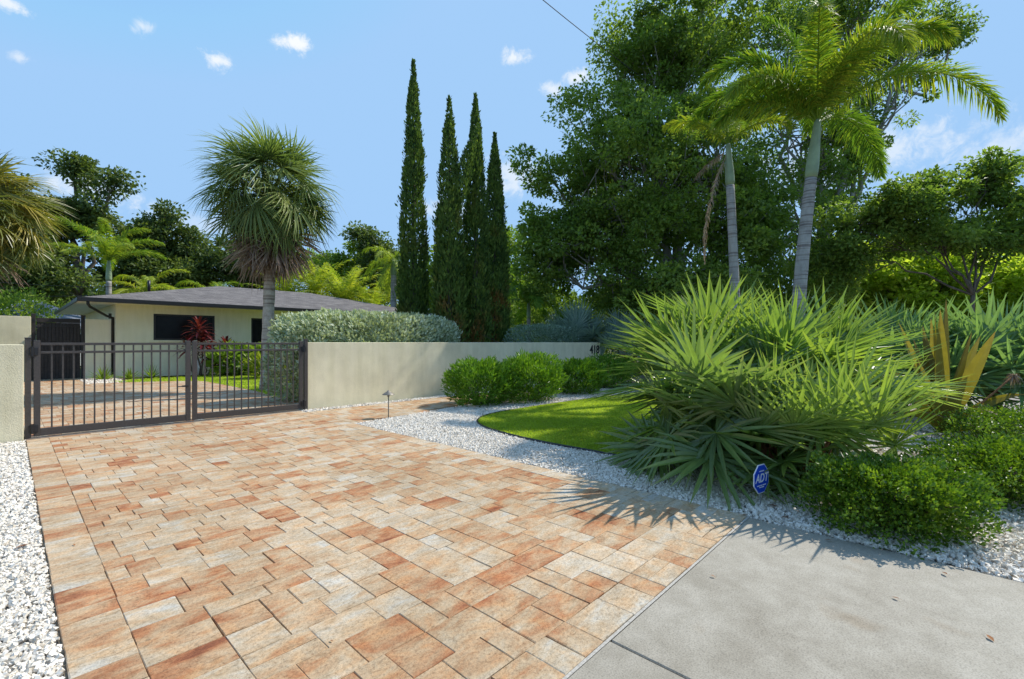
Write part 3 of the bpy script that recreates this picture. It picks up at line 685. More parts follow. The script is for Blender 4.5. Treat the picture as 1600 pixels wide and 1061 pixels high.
# ------------------------------------------------------------------ plant builders
def basis(D, roll_ref=UP):
    D = nrm(D); S = np.cross(roll_ref, D)
    if np.linalg.norm(S) < 1e-3: S = np.array([0, 1.0, 0])
    S = nrm(S); N = np.cross(D, S); return np.stack([D, S, N], 1)      # columns: x=D, y=S, z=N
def fan(L=.7, nseg=26, span=270, pet=.7, petr=.009, cup=.22, droop=.25, wf=1.0, wild=.06, v0=.5, vr=.25, drytip=.0, k=5, pitch=0.0):
    mb = MB(); a = np.radians(np.linspace(-span / 2, span / 2, nseg)) + rng.normal(0, .03, nseg)
    D = np.stack([np.cos(a), np.sin(a), cup + rng.normal(0, wild, nseg) + .10 * np.cos(a)], 1)
    Ls = L * (1 - .30 * (np.abs(a) / np.radians(span / 2)) ** 2) * rng.uniform(.88, 1.08, nseg)
    Wd = wf * math.tan(math.radians(span / nseg) / 2) * .40 * L
    N = np.tile([0, 0, 1.0], (nseg, 1)) + rng.normal(0, .15, (nseg, 3))
    cp, sp_ = math.cos(pitch), math.sin(pitch); Rp = np.array([[cp, 0, -sp_], [0, 1, 0], [sp_, 0, cp]]); D = D @ Rp.T; N = N @ Rp.T
    P = np.tile([pet, 0, 0], (nseg, 1)).astype(float)
    ts = np.array([0, .18, .40, .72, 1.0]); pr = [.12, .66, 1.0, .62, .03]
    var = np.clip(v0 + rng.normal(0, vr, nseg) * .6, 0, 1)
    # droop along local -z of the leaf
    strips(mb, P, D, N, Ls, Wd * rng.uniform(.85, 1.1, nseg), pr, droop * rng.uniform(.4, 1.6, nseg), .55, var, 0.0, [0, 0, 0, .1 * drytip, drytip], ts)
    t = np.linspace(0, 1, 5); pts = np.stack([pet * t, 0 * t, -.05 * pet * np.sin(np.pi * t)], 1)
    tube(mb, pts, np.linspace(petr * 1.5, petr, 5), 5, True, .75)
    return mb
def pinnate(L, nl, ll, w, e0=.9, bend=1.6, plum=.6, v0=.5, vr=.25, phi0=1.15, phi1=.6, rr=.018, drop=.5, dry=0.0, start=.1):
    mb = MB(); s = np.linspace(0, 1, 24); th = e0 - bend * s ** 1.4
    dx = np.cos(th) / 23 * L; dz = np.sin(th) / 23 * L
    X = np.concatenate([[0], np.cumsum(dx[:-1])]); Zz = np.concatenate([[0], np.cumsum(dz[:-1])]); pts = np.stack([X, 0 * X, Zz], 1)
    tube(mb, pts, np.linspace(rr, rr * .18, 24), 6, True, .6, dry)
    u = np.linspace(start, .995, nl); u = np.repeat(u, 2); side = np.tile([1, -1], nl); u = np.clip(u + rng.normal(0, .004, len(u)), start, 1)
    Xp = np.interp(u, s, X); Zp = np.interp(u, s, Zz); tt = np.interp(u, s, th); n = len(u)
    T = np.stack([np.cos(tt), 0 * tt, np.sin(tt)], 1); S = np.tile([0, 1.0, 0], (n, 1)) * side[:, None]; U = np.stack([-np.sin(tt), 0 * tt, np.cos(tt)], 1)
    phi = phi0 + (phi1 - phi0) * u + rng.normal(0, .07, n); psi = rng.uniform(-.55, 1.1, n) * plum + .12 * (1 - plum)
    D = T * np.cos(phi)[:, None] + (S * np.cos(psi)[:, None] + U * np.sin(psi)[:, None]) * np.sin(phi)[:, None]
    Nn = U * np.cos(psi)[:, None] - S * np.sin(psi)[:, None] + rng.normal(0, .2, (n, 3))
    le = ll * np.clip(np.sin(np.pi * np.clip(u * .92 + .06, 0, 1)) ** .5, .25, 1) * rng.uniform(.8, 1.1, n)
    var = np.clip(v0 + rng.normal(0, vr, n), 0, 1)
    strips(mb, np.stack([Xp, 0 * Xp, Zp], 1), D, Nn, le, w, [.5, 1, .7, .05], drop * .7 * rng.uniform(.5, 1.5, n), 0, var, dry)
    return mb
def copies(parent, name, meshes, mats):
    """mats: list of (mesh index, 4x4)"""
    for i, m4 in mats:
        o = bpy.data.objects.new(name, meshes[i]); COL.objects.link(o); o.parent = parent; o.matrix_local = m4
def mat4(Mb, t, s=1.0):
    m = Matrix.Identity(4)
    for r in range(3):
        for c in range(3): m[r][c] = float(Mb[r][c]) * s
        m[r][3] = float(t[r])
    return m
def fan_pool(mat, n, **k):
    return [fan(**{kk: (v() if callable(v) else v) for kk, v in k.items()}).mesh('frond', mat) for _ in range(n)]
def palmetto(loc, label, pool, n, elr, group=None, trunk=(.0, .0, .35), tr=.11, seed=0, scale=1.0, azr=(0, 360), tail=None, name='palmetto', cat='palm'):
    r = np.random.default_rng(seed); rt = empty(name, loc, label, cat, group)
    mb = MB(); tp = np.array(trunk, float); t = np.linspace(0, 1, 7)[:, None]
    pts = t * tp + np.array([0, 0, -.04]) + np.stack([.03 * np.sin(3 * t[:, 0]), .03 * np.sin(2 * t[:, 0]), 0 * t[:, 0]], 1)
    tube(mb, pts, tr * (1 + .12 * np.sin(np.arange(7) * 2.2)), 10); a = r.uniform(0, 6.28, 60); tt = r.uniform(.1, 1, 60)
    Pb = tt[:, None] * tp + np.stack([np.cos(a), np.sin(a), 0 * a], 1) * tr * .9
    strips(mb, Pb, np.stack([np.cos(a) * .45, np.sin(a) * .45, np.ones(60)], 1), np.stack([np.cos(a), np.sin(a), 0 * a], 1), .16, .02, [1, .7, .2], 0, 0, r.uniform(0, 1, 60))
    mb.build('trunk', M['palmfibre'], rt)
    ms = []
    for i in range(n):
        f = (i + .5) / n
        el = elr[0] + (elr[1] - elr[0]) * f ** .8 + r.normal(0, 5)
        az = (azr[0] + ((i * 137.5 + r.normal(0, 12)) % 360) / 360 * (azr[1] - azr[0]))
        D = np.array([math.cos(R(el)) * math.cos(R(az)), math.cos(R(el)) * math.sin(R(az)), math.sin(R(el))])
        Bm = basis(D)
        tw = r.normal(0, .35); c, s_ = math.cos(tw), math.sin(tw); Bm = Bm @ np.array([[1, 0, 0], [0, c, -s_], [0, s_, c]])
        ms.append((int(r.integers(len(pool))), mat4(Bm, tp + D * tr * .4 - np.array([0, 0, r.uniform(0, .25) * tp[2]]), scale * r.uniform(.85, 1.12))))
    copies(rt, 'frond', pool, ms)
    return rt
def fan_palm(loc, H, label, mat, trunk_r, crown_r, n, skirt, seed, name='sabal_palm', skirt_len=1.2):
    r = np.random.default_rng(seed); rt = empty(name, loc, label, 'palm')
    mb = MB(); z = np.linspace(0, H, 26); lean = .10 * np.sin(z / H * 2.2)
    tube(mb, np.stack([lean, .05 * np.sin(z), z], 1), trunk_r * (1 + .05 * np.sin(z * 9) + .25 * np.exp(-z * 3)), 14); top = np.array([lean[-1], .05 * math.sin(H), H])
    mb.build('trunk', M['sabaltrunk'], rt, True)
    fans = [fan(L=crown_r * .52, nseg=34, span=r.uniform(230, 300), pitch=r.uniform(-1.0, .1), pet=crown_r * .54, petr=.016, cup=.15, droop=r.uniform(.35, .65), wf=.80, wild=.08, v0=.5, k=5) for _ in range(7)]
    cr = MB()
    for i in range(n):
        f = (i + .5) / n; el = 88 - 140 * f ** .8 + r.normal(0, 8); az = i * 137.508 + r.normal(0, 10)
        D = np.array([math.cos(R(el)) * math.cos(R(az)), math.cos(R(el)) * math.sin(R(az)), math.sin(R(el))])
        Bm = basis(D); tw = r.normal(0, .5); c, s_ = math.cos(tw), math.sin(tw); Bm = Bm @ np.array([[1, 0, 0], [0, c, -s_], [0, s_, c]])
        cr.merge(fans[i % 7], Bm * r.uniform(.85, 1.1), top + np.array([0, 0, .1 * r.uniform(-1, 1)]), r.normal(0, .24) + .25 * (1 - f) - .08)
    cr.build('crown', mat, rt)
    if skirt:
        dm = [fan(L=crown_r * .5, nseg=22, span=120, pet=crown_r * .35, petr=.014, cup=.05, droop=.2, wf=.95, wild=.22, v0=.5, vr=.4) for _ in range(4)]; sk = MB()
        for i in range(skirt):
            el = -62 - 26 * ((i + .5) / skirt) + r.normal(0, 4); az = i * 137.508
            D = np.array([math.cos(R(el)) * math.cos(R(az)), math.cos(R(el)) * math.sin(R(az)), math.sin(R(el))])
            Bm = basis(D); tw = r.normal(0, .9); c, s_ = math.cos(tw), math.sin(tw); Bm = Bm @ np.array([[1, 0, 0], [0, c, -s_], [0, s_, c]])
            sk.merge(dm[i % 4], Bm * skirt_len * r.uniform(.8, 1.2), top + np.array([.25 * D[0], .25 * D[1], -.2 - .45 * r.uniform()]), r.normal(0, .2))
        sk.build('dead_skirt', M['deadfan'], rt)
    return rt
def feather_palm(loc, H, label, mat, trunk_r, fr, name='foxtail_palm', lean=(0, 0), shaft=1.0, specs=None, n=10, seed=0, L=2.8, nl=80, ll=.5, w=.022, separate=False, group=None, trunkmat='foxtrunk', v0=.5, plum=.7, elev=(75, -15), cat='palm', bs=1.0):
    r = np.random.default_rng(seed); rt = empty(name, loc, label, cat, group)
    t = np.linspace(0, 1, 30); cx = lean[0] * t ** 1.5; cy = lean[1] * t ** 1.5; pts = np.stack([cx, cy, t * H], 1)
    rad = trunk_r * (1.0 - .25 * t + .35 * np.exp(-t * 14)) * (1 + .018 * np.sin(t * 120))
    mb = MB(); tube(mb, pts, rad, 16); mb.build('trunk', M[trunkmat], rt, True); top = pts[-1]
    if shaft > 0:
        ts = np.linspace(0, 1, 10); ax = nrm(pts[-1] - pts[-3])
        mb = MB(); tube(mb, top + ax * (ts * shaft)[:, None] - ax * .04, trunk_r * np.array([.78, .84, .84, .80, .74, .68, .61, .55, .49, .42]), 14); mb.build('crownshaft', M['shaft'], rt, True)
        top = top + ax * shaft * .93
    if specs is None:
        specs = []
        for i in range(n):
            f = (i + .5) / n; specs.append((i * 137.5 + r.normal(0, 12), elev[0] + (elev[1] - elev[0]) * f, L * r.uniform(.85, 1.1), bs * (1.1 + .8 * (1 - f)) + r.normal(0, .1), v0 + r.normal(0, .1)))
    cr = MB(); k = 0
    for az, el, L_, bend, vv in specs:
        f = pinnate(L_, nl, ll, w, R(el), bend, plum, vv, .22, rr=trunk_r * .16)
        ca, sa = math.cos(R(az)), math.sin(R(az)); Bm = np.array([[ca, -sa, 0], [sa, ca, 0], [0, 0, 1]])
        if separate:
            o = f.build('frond', mat, rt); o.matrix_local = mat4(Bm, top)
        else: cr.merge(f, Bm, top)
    if not separate: cr.build('crown', mat, rt)
    return rt, top
def curve_pts(a, b, k, sag, rr):
    t = np.linspace(0, 1, k)[:, None]; p = a + (b - a) * t + rr.normal(0, .04, (k, 3)) * np.linalg.norm(b - a) * np.sin(np.pi * t); p[:, 2] += sag * np.sin(np.pi * t[:, 0]); return p
def leafcloud(mb, C, rc, n, ll, lw, r, flat_=.65, upb=.6, cv=None, jit=.16, kind='d', base=None):
    """leaves spread in clumps: C clump centres, rc radii, n per clump"""
    m = len(C); idx = np.repeat(np.arange(m), n); k = len(idx)
    d = nrm(r.normal(size=(k, 3))); rad = rc[idx] * r.uniform(.15, 1, k) ** .55
    off = d * rad[:, None]; off[:, 2] *= flat_
    P = C[idx] + off
    D = nrm(d * .8 + r.normal(0, .6, (k, 3)) + np.array([0, 0, -.15])); Nn = nrm(d * .5 + r.normal(0, .5, (k, 3)) + np.array([0, 0, upb]))
    if cv is None: cv = r.normal(.5, .16, m)
    var = np.clip(cv[idx] + r.normal(0, jit, k), 0, 1)
    diamonds(mb, P, D, Nn, ll * r.uniform(.7, 1.3, k), lw * r.uniform(.7, 1.2, k), var)
def tree(name, label, base, lobes, nclump, nleaf, ll, lw, mat, tr, seed, clump=.6, bark='bark', group=None, cat='tree', fork=.35, twigs=.5, flat_=.65, inner=.35, multi=1, holes=.0):
    r = np.random.default_rng(seed); base = np.array(base, float); base[2] = 0; rt = empty(name, base, label, cat, group)
    L = [(np.array(c, float) - base, np.array(rd, float)) for c, rd in lobes]
    wv = np.array([np.prod(x[1]) ** .75 for x in L]); wv /= wv.sum()
    pick = r.choice(len(L), nclump, p=wv); d = nrm(r.normal(size=(nclump, 3))); rad = r.uniform(inner ** 2, 1, nclump) ** .5
    C = np.array([L[i][0] for i in pick]) + d * rad[:, None] * np.array([L[i][1] for i in pick])
    C = C[C[:, 2] > .3]; pick = pick[:len(C)]
    if holes > 0: C = C[fbm(C, .55, seed) > -holes]
    C = C + r.normal(0, .12, C.shape) * clump
    rc = clump * r.uniform(.55, 1.35, len(C))
    mb = MB(); leafcloud(mb, C, rc, nleaf, ll, lw, r, flat_, cv=np.clip(.5 + .22 * fbm(C, .8, seed + 1) + r.normal(0, .13, len(C)), 0, 1)); mb.build('crown', mat, rt)
    tb = MB(); cent = np.mean([x[0] for x in L], 0); zmin = min(x[0][2] - x[1][2] for x in L); fh = max(.5, zmin * .6 + cent[2] * fork * .4)
    for m_ in range(multi):
        o_ = np.array([r.normal(0, tr * 1.5), r.normal(0, tr * 1.5), 0]) if multi > 1 else np.zeros(3)
        fk = np.array([cent[0] * .25, cent[1] * .25, fh]) + o_ * 2
        pts = curve_pts(o_ + np.array([0, 0, -.1]), fk, 8, 0, r); tube(tb, pts, np.linspace(tr * 1.25, tr * .75, 8), 10)
        for i, (c, rd) in enumerate(L):
            if multi > 1 and i % multi != m_: continue
            pts = curve_pts(fk, c + np.array([0, 0, -.2 * rd[2]]), 8, .1 * np.linalg.norm(c - fk), r); tube(tb, pts, np.linspace(tr * .5, tr * .14, 8), 7)
            near = [q for q in range(len(C)) if np.linalg.norm(C[q] - c) < max(rd) * 1.1]; r.shuffle(near)
            for q in near[:int(len(near) * twigs)]:
                s0 = pts[int(r.integers(4, 8))]; tube(tb, curve_pts(s0, C[q], 5, .1, r), np.linspace(tr * .14, tr * .03, 5), 5)
    tb.build('trunk', M[bark], rt, True)
    return rt
def lobe(px, py, rw, rh, Z, dz=0.0, depth=None):
    c = at(px, Z + dz, py); k = (Z + dz) / F; rw_, rh_ = rw * k, rh * k
    return (c, np.array([rw_ * .85 if depth is None else depth, rw_ * .85 if depth is None else depth, rh_]))
def bush(name, label, loc, rx, ry, h, n, ll, lw, mat, seed, group=None, cat='shrub', boxy=2.6, rough=.12, rz=0.0, upr=.3, kind='d', z0=.0, stems=7, drytop=0.0, shell=.45):
    """rounded leafy mound: a shell of leaves on a bumpy super-ellipsoid plus stems inside"""
    r = np.random.default_rng(seed); rt = empty(name, (loc[0], loc[1], 0), label, cat, group, rz)
    d = nrm(r.normal(size=(n, 3))); d[:, 2] = np.abs(d[:, 2]) * np.where(r.uniform(size=n) < .36, -.95, 1); d = nrm(d)
    e = boxy; s = (np.abs(d[:, 0]) ** e + np.abs(d[:, 1]) ** e + np.abs(d[:, 2]) ** e) ** (-1 / e)
    S = d * s[:, None]
    bump = 1 + rough * fbm(S * np.array([rx, ry, h]) * 3.0 / max(.5, min(rx, h)), 1.0, seed) + rough * .7 * fbm(S, 7.0, seed + 2)
    depth = 1 - shell * r.uniform(0, 1, n) ** 1.8
    P = S * (bump * depth)[:, None] * np.array([rx, ry, h * .56]); P[:, 2] += h * .5; P = P[P[:, 2] > z0]; k = len(P)
    dd = d[:k] if k == n else nrm(P - np.array([0, 0, h * .5]))
    D = nrm(dd * .8 + r.normal(0, .5, (k, 3)) + np.array([0, 0, upr])); Nn = nrm(dd * .6 + r.normal(0, .5, (k, 3)) + np.array([0, 0, .5]))
    var = np.clip(.48 + .2 * fbm(P, 5.0 / max(h, .5), seed + 3) + r.normal(0, .2, k), 0, 1)
    mb = MB()
    if kind == 's': strips(mb, P, D, Nn, ll * r.uniform(.7, 1.3, k), lw, [.5, 1, .05], .1, 0, var)
    else: diamonds(mb, P, D, Nn, ll * r.uniform(.7, 1.3, k), lw * r.uniform(.8, 1.2, k), var)
    mb.build('foliage', mat, rt)
    tb = MB()
    for i in range(stems):
        a = r.uniform(0, 6.28); b0 = np.array([math.cos(a) * rx * .25 * r.uniform(), math.sin(a) * ry * .25 * r.uniform(), -.04])
        e_ = np.array([math.cos(a) * rx * .75, math.sin(a) * ry * .75, h * r.uniform(.5, .8)]); pts = curve_pts(b0, e_, 6, .05, r); tube(tb, pts, np.linspace(.016, .005, 6) * max(1, h), 5)
        for j in range(3):
            s0 = pts[int(r.integers(2, 5))]; tube(tb, curve_pts(s0, s0 + np.array([r.normal(0, .3) * rx, r.normal(0, .3) * ry, h * .25]), 4, .02, r), np.linspace(.008, .003, 4) * max(1, h), 4)
    tb.build('stems', M['twig'], rt)
    return rt
def rosette(name, label, loc, n, L, W, mat, seed, el=(85, 10), droop=.3, cat='plant', group=None, stem=0.0, prof=(.6, 1, .85, .5, .04), fold=.5, dry=.0, dtip=None, stemmat='twig', heads=None):
    r = np.random.default_rng(seed); rt = empty(name, loc, label, cat, group)
    mb = MB(); hs_ = heads or [(0, 0, stem)]
    for hx, hy, hz in hs_:
        i = np.arange(n); f = (i + .5) / n; a = np.radians(i * 137.508 + r.normal(0, 10, n)); e = np.radians(el[0] + (el[1] - el[0]) * f ** .8 + r.normal(0, 6, n))
        D = np.stack([np.cos(e) * np.cos(a), np.cos(e) * np.sin(a), np.sin(e)], 1); Nn = np.stack([-np.sin(e) * np.cos(a), -np.sin(e) * np.sin(a), np.cos(e)], 1) + r.normal(0, .15, (n, 3))
        P = np.tile([hx, hy, hz], (n, 1)) + D * .02
        strips(mb, P, D, Nn, L * r.uniform(.75, 1.15, n), W, list(prof), droop * r.uniform(.4, 1.5, n) * np.cos(e), fold, np.clip(r.normal(.5, .25, n), 0, 1), dry * (r.uniform(size=n) < .2), dtip)
    mb.build('leaves', mat, rt)
    if stem > 0 or heads:
        tb = MB()
        for hx, hy, hz in hs_: tube(tb, curve_pts(np.array([hx * .3, hy * .3, -.03]), np.array([hx, hy, hz]), 6, 0, r), np.linspace(.02, .013, 6), 6)
        tb.build('stem', M[stemmat], rt)
    return rt

# ------------------------------------------------------------------ palmettos in the front bed
PB = iter([R(a) for a in (25, 10, -10, -25, -45, 35, -60, 0, 18, -35)] * 3)
pool_bright = fan_pool(M['palmetto'], 10, L=.88, nseg=28, span=lambda: rng.uniform(240, 310), pet=.74, petr=.010, cup=.22, droop=lambda: rng.uniform(.02, .12), wf=.88, wild=.06, v0=lambda: rng.uniform(.35, .9), vr=.15, drytip=.12, pitch=lambda: next(PB))
pool_dark = fan_pool(M['palmetto'], 10, L=.80, nseg=24, span=lambda: rng.uniform(240, 310), pet=.66, petr=.010, cup=.16, droop=lambda: rng.uniform(.04, .16), wf=.88, wild=.07, v0=lambda: rng.uniform(.1, .6), vr=.18, drytip=.35, pitch=lambda: next(PB))
G = 'green palmettos in the front bed'
palmetto(at(1118, 6.9, z=0), 'tall bright green fan palmetto at the back of the bed beside the front lawn', pool_bright, 38, (84, -4), G, (.0, .0, .95), .12, 11, 1.10)
palmetto(at(1252, 5.95, z=0), 'bright green fan palmetto with a leaning reddish brown trunk by the small clipped hedges', pool_bright, 36, (80, -8), G, (.14, .02, .80), .12, 12, 1.02)
palmetto(at(1130, 5.5, z=0), 'low dark green fan palmetto drooping over the gravel at the paver edge', pool_dark, 32, (68, -24), G, (-.05, .02, .56), .11, 13, 1.04)
palmetto(at(1112, 7.4, z=0), 'dark green fan palmetto spilling over the edge of the front lawn', pool_dark, 24, (70, -14), G, (-.02, .02, .50), .11, 14, 1.0)
palmetto((5.62, .98, 0), 'green fan palmetto rising behind the nearest clipped hedge', pool_bright, 15, (66, 8), G, (-.05, -.02, .50), .10, 16, .78, (25, 285))
palmetto(at(1205, 5.15, z=0), 'smallest dark green fan palmetto right behind the blue yard sign', pool_dark, 22, (70, -30), G, (-.02, .02, .42), .09, 15, .86)
pool_blue = fan_pool(M['bluegreen'], 8, L=.80, nseg=24, span=lambda: rng.uniform(230, 300), pet=.65, petr=.011, cup=.25, droop=.08, wf=.9, wild=.07, v0=lambda: rng.uniform(.3, .7), vr=.15, pitch=lambda: next(PB))
palmetto(at(1410, 9.3, z=0), 'blue green fan palmetto directly behind the bronze strap leaved plant', pool_blue, 42, (84, -8), 'blue green palmettos beyond the bronze plant', (.0, .0, .8), .12, 21, 1.25)
palmetto(at(1555, 8.6, z=0), 'blue green fan palmetto leaning over the clipped hedges at the edge of the property', pool_blue, 42, (82, -10), 'blue green palmettos beyond the bronze plant', (.0, .0, .7), .12, 22, 1.25)
pool_silver = fan_pool(M['silver'], 5, L=.85, nseg=22, span=lambda: rng.uniform(220, 280), pet=.85, petr=.013, cup=.3, droop=.05, wf=.9, wild=.08, v0=lambda: rng.uniform(.2, .8))
palmetto(at(900, 20.5, z=0), 'large silver blue fan palm behind the numbered end of the wall', pool_silver, 44, (80, -5), 'silver fan palms behind the wall', (.0, .0, 1.5), .15, 23, 1.15)
palmetto(at(972, 19.5, z=0), 'smaller silver blue fan palm partly hidden behind the bright palmettos', pool_silver, 36, (80, -5), 'silver fan palms behind the wall', (.0, .0, 1.3), .15, 24, 1.0)

# bronze strap-leaved plant
P0 = at(1474, 7.3, z=0)
def strap(D0, L, W, dr, v, dry=0.0): return D0, L, W, dr, v, dry
rt = empty('crinum_lily', P0, 'bronze and yellow strap leaved lily with a withered flower head', 'plant')
mb = MB(); rr_ = np.random.default_rng(5)
def cam_dir(r_, u_, f_): return nrm(r_ * RGT + u_ * UP + f_ * FWD)
sp = [(-.30, 1, .1, 1.45, .05, .05, .95), (-.12, 1, -.1, 1.5, .055, .03, .6), (.02, 1, 0, 1.62, .055, .03, .15), (.12, 1, .2, 1.55, .05, .04, .8), (.32, 1, -.15, 1.4, .06, .08, .75), (.45, 1, .1, 1.45, .055, .10, .95),
      (.85, .75, -.1, 1.25, .05, .25, .6), (1.0, .55, .2, 1.3, .05, .35, .35), (.6, .9, .4, 1.35, .05, .2, .2), (-.5, .9, .3, 1.25, .05, .2, .4), (-.75, .7, -.2, 1.05, .05, .4, .55), (.2, .8, -.6, 1.1, .05, .5, .3), (1.1, .42, -.3, 1.2, .05, .55, .9), (-.2, .9, .6, 1.4, .05, .15, .5), (-.05, 1, .15, 1.35, .05, .05, .3), (.22, 1, -.05, 1.3, .05, .06, .1), (-.22, 1, .1, 1.2, .05, .05, .2), (.55, .95, .1, 1.3, .055, .15, .5), (-.4, 1, -.1, 1.1, .05, .12, .8), (.08, 1, .2, 1.45, .05, .04, .9)]
for (a, b, c, L_, W_, dr, v) in sp:
    D = cam_dir(a, b, c); side = nrm(np.cross(D, -FWD + .4 * rr_.normal(size=3))); Nn = np.cross(side, D)
    strips(mb, [np.array([a * .08, c * .05, .12])], [D], [Nn], [L_ * 1.32], [W_ * 1.7], [.55, .8, 1, .95, .75, .45, .03], dr, .35, [v], 0, [0, 0, 0, 0, .05, .15, .5])
mb.build('leaves', M['bronze'], rt)
mb = MB(); st_ = np.array([np.array([0, 0, .1]) + 1.25 * t * cam_dir(.75, .62, -.1) + np.array([0, 0, .10 * t * t]) for t in np.linspace(0, 1, 8)]); tube(mb, st_, np.linspace(.02, .012, 8), 7); mb.build('flower_stalk', M['palmfibre'], rt, True)
mb = MB(); d_ = nrm(rr_.normal(size=(60, 3)) + np.array([0, 0, .1])); strips(mb, np.tile(st_[-1], (60, 1)), d_, rr_.normal(size=(60, 3)), rr_.uniform(.08, .19, 60), .008, [.7, 1, .6, .2], .8, 0, rr_.uniform(0, 1, 60)); mb.build('flower_head', M['deadfan'], rt)

# clipped small-leaf hedges near the apron
G = 'small clipped hedges by the apron'
bush('clipped_hedge', 'small clipped bright green hedge bush nearest the blue yard sign', (4.84, .34), .54, .46, .51, 24000, .032, .0105, M['boxleaf'], 31, G, 'hedge', 3.0, .22, rz=R(-45), upr=.6, shell=.6, stems=16)
bush('clipped_hedge', 'wide clipped bright green hedge bush right beside the concrete apron', at(1595, 4.5, z=0), .76, .60, .47, 24000, .034, .0110, M['boxleaf'], 32, G, 'hedge', 3.0, .22, rz=R(-40), upr=.6, shell=.6, stems=16)
bush('clipped_hedge', 'clipped bright green hedge bush farthest from the apron, before the blue green palmettos', at(1600, 6.6, z=0), 1.0, .6, .50, 14000, .036, .012, M['boxleaf'], 33, G, 'hedge', 3.0, .22, rz=R(-40), upr=.6, shell=.6, stems=16)
bush('clipped_hedge', 'low yellow green sprig of hedge in the gravel at the apron edge', (4.98, -.86), .26, .26, .34, 2200, .032, .009, M['limeleaf'], 34, G, 'hedge', 2.2, .2, upr=.6)
# mounded shrubs before the wall
G = 'rounded green shrubs before the long wall'
bush('rounded_shrub', 'rounded bright green shrub at the end of the walkway, closest to the path light', (7.75, 8.15), .86, .8, 1.0, 9000, .12, .012, M['shrub'], 41, G, boxy=2.1, rough=.16, upr=.9, kind='s')
bush('rounded_shrub', 'tallest rounded bright green shrub, between two others before the wall', (8.95, 7.75), .9, .8, 1.08, 9000, .12, .012, M['shrub'], 42, G, boxy=2.1, rough=.16, upr=.9, kind='s')
bush('rounded_shrub', 'rounded green shrub under the house number', (11.3, 7.9), .85, .8, .93, 6500, .12, .014, M['shrub'], 43, G, boxy=2.1, rough=.18, upr=.9, kind='s')
bush('rounded_shrub', 'rounded green shrub past the wall end half hidden by palmetto fans', (13.6, 8.3), .9, .8, .95, 5000, .12, .014, M['shrub'], 44, G, boxy=2.1, rough=.18, upr=.9, kind='s')
# hedges behind the wall
bush('buttonwood_hedge', 'long silvery green hedge behind the garden wall next to the gate', (7.2, 12.1), 2.75, .85, 2.13, 30000, .115, .031, M['buttonwood'], 51, None, 'hedge', 5.0, .05, upr=.55, stems=16, shell=.35)
bush('blue_hedge', 'low blue grey hedge behind the wall below the silver palms', (14.9, 11.7), 2.4, .6, 2.02, 16000, .075, .018, M['bluehedge'], 52, None, 'hedge', 5.0, .04, upr=.4, stems=12, shell=.35)

# ------------------------------------------------------------------ cypresses
def cypress(loc, H, rad, label, seed, brown, lean=0.0, split=None):
    r = np.random.default_rng(seed); rt = empty('italian_cypress', loc, label, 'tree', 'italian cypresses behind the wall')
    tb = MB(); z = np.linspace(0, H * .93, 12); tube(tb, np.stack([lean * (z / H) ** 2, 0 * z, z], 1), np.linspace(.14, .02, 12), 8); tb.build('trunk', M['bark'], rt, True)
    n = 15000; u = r.uniform(0, 1, n) ** 1.15; zz = .05 * H + u * H * .95
    prof = lambda t: np.clip(np.minimum(1, .72 + 1.6 * t) * (1 - np.clip((t - .15) / .85, 0, 1) ** 2.0) ** .9, 0, 1)
    # upright plumes that make ragged vertical lobes
    m = 300; pa = r.uniform(0, 6.28, m); pz = r.uniform(0, .93, m) ** 1.1; pk = r.integers(0, m, n); bv = r.normal(0, .16, m)
    own = r.uniform(size=n) < .28; rr_p = rad * prof(pz); br = r.uniform(.16, .30, m)
    da = r.normal(0, 1, n) * .55; dz = r.normal(0, 1, n) * .75; dd2 = np.clip(1 - (da * da + dz * dz) * .45, 0, 1)
    a = np.where(own, r.uniform(0, 6.28, n), pa[pk] + da * br[pk] / np.maximum(rr_p[pk], .12))
    tz = np.clip(np.where(own, u, pz[pk] + dz * br[pk] * 1.5 / H), 0, 1.0)
    rr0 = rad * prof(tz); bump = np.where(own, .84, .80 + .34 * dd2) + .30 * (r.uniform(size=n) < .07)
    q = rr0 * bump * (1 - .22 * r.uniform(0, 1, n) ** 2)
    zf = tz * H * .985 + .0
    P = np.stack([q * np.cos(a) + lean * tz ** 2, q * np.sin(a), zf + .05], 1)
    if split is not None:
        k = (tz > split[0]) & (r.uniform(size=n) < .38); s_ = (tz[k] - split[0]) / (1 - split[0]); P[k, :2] += (RGT[:2] * split[1])[None] * (s_ ** .8)[:, None]; P[k, 2] -= s_ * H * .10
    D = np.stack([.42 * np.cos(a), .42 * np.sin(a), np.ones(n)], 1) + r.normal(0, .22, (n, 3)); Nn = np.stack([np.cos(a), np.sin(a), .2 * np.ones(n)], 1) + r.normal(0, .45, (n, 3))
    dry = np.clip((fbm(P, 1.1, seed + 5) * .9 + .55 - 2.2 * tz) * brown, 0, .8) * (r.uniform(size=n) < .7)
    var = np.clip(.42 + .12 * fbm(P, 2.5, seed) + np.where(own, -.2, bv[pk]) + r.normal(0, .15, n), 0, 1)
    mb = MB(); diamonds(mb, P, D, Nn, r.uniform(.12, .27, n) * (1 - .4 * tz), r.uniform(.02, .045, n), var, dry); mb.build('crown', M['cypress'], rt)
cypress(at(646, 16.8, z=0), 11.75, .47, 'tallest slim cypress standing apart beside the silvery hedge', 61, .25)
cypress(at(702, 16.0, z=0), 9.95, .49, 'forked slim cypress with a second tip leaning towards its neighbour', 62, .8, 0, (.62, .95))
cypress(at(743, 17.2, z=0), 10.7, .48, 'dark slim cypress between the forked cypress and the shortest one', 63, 1.2)
cypress(at(773, 18.6, z=0), 9.9, .52, 'shortest slim cypress with browning lower branches, nearest the big spreading tree', 64, 1.3)

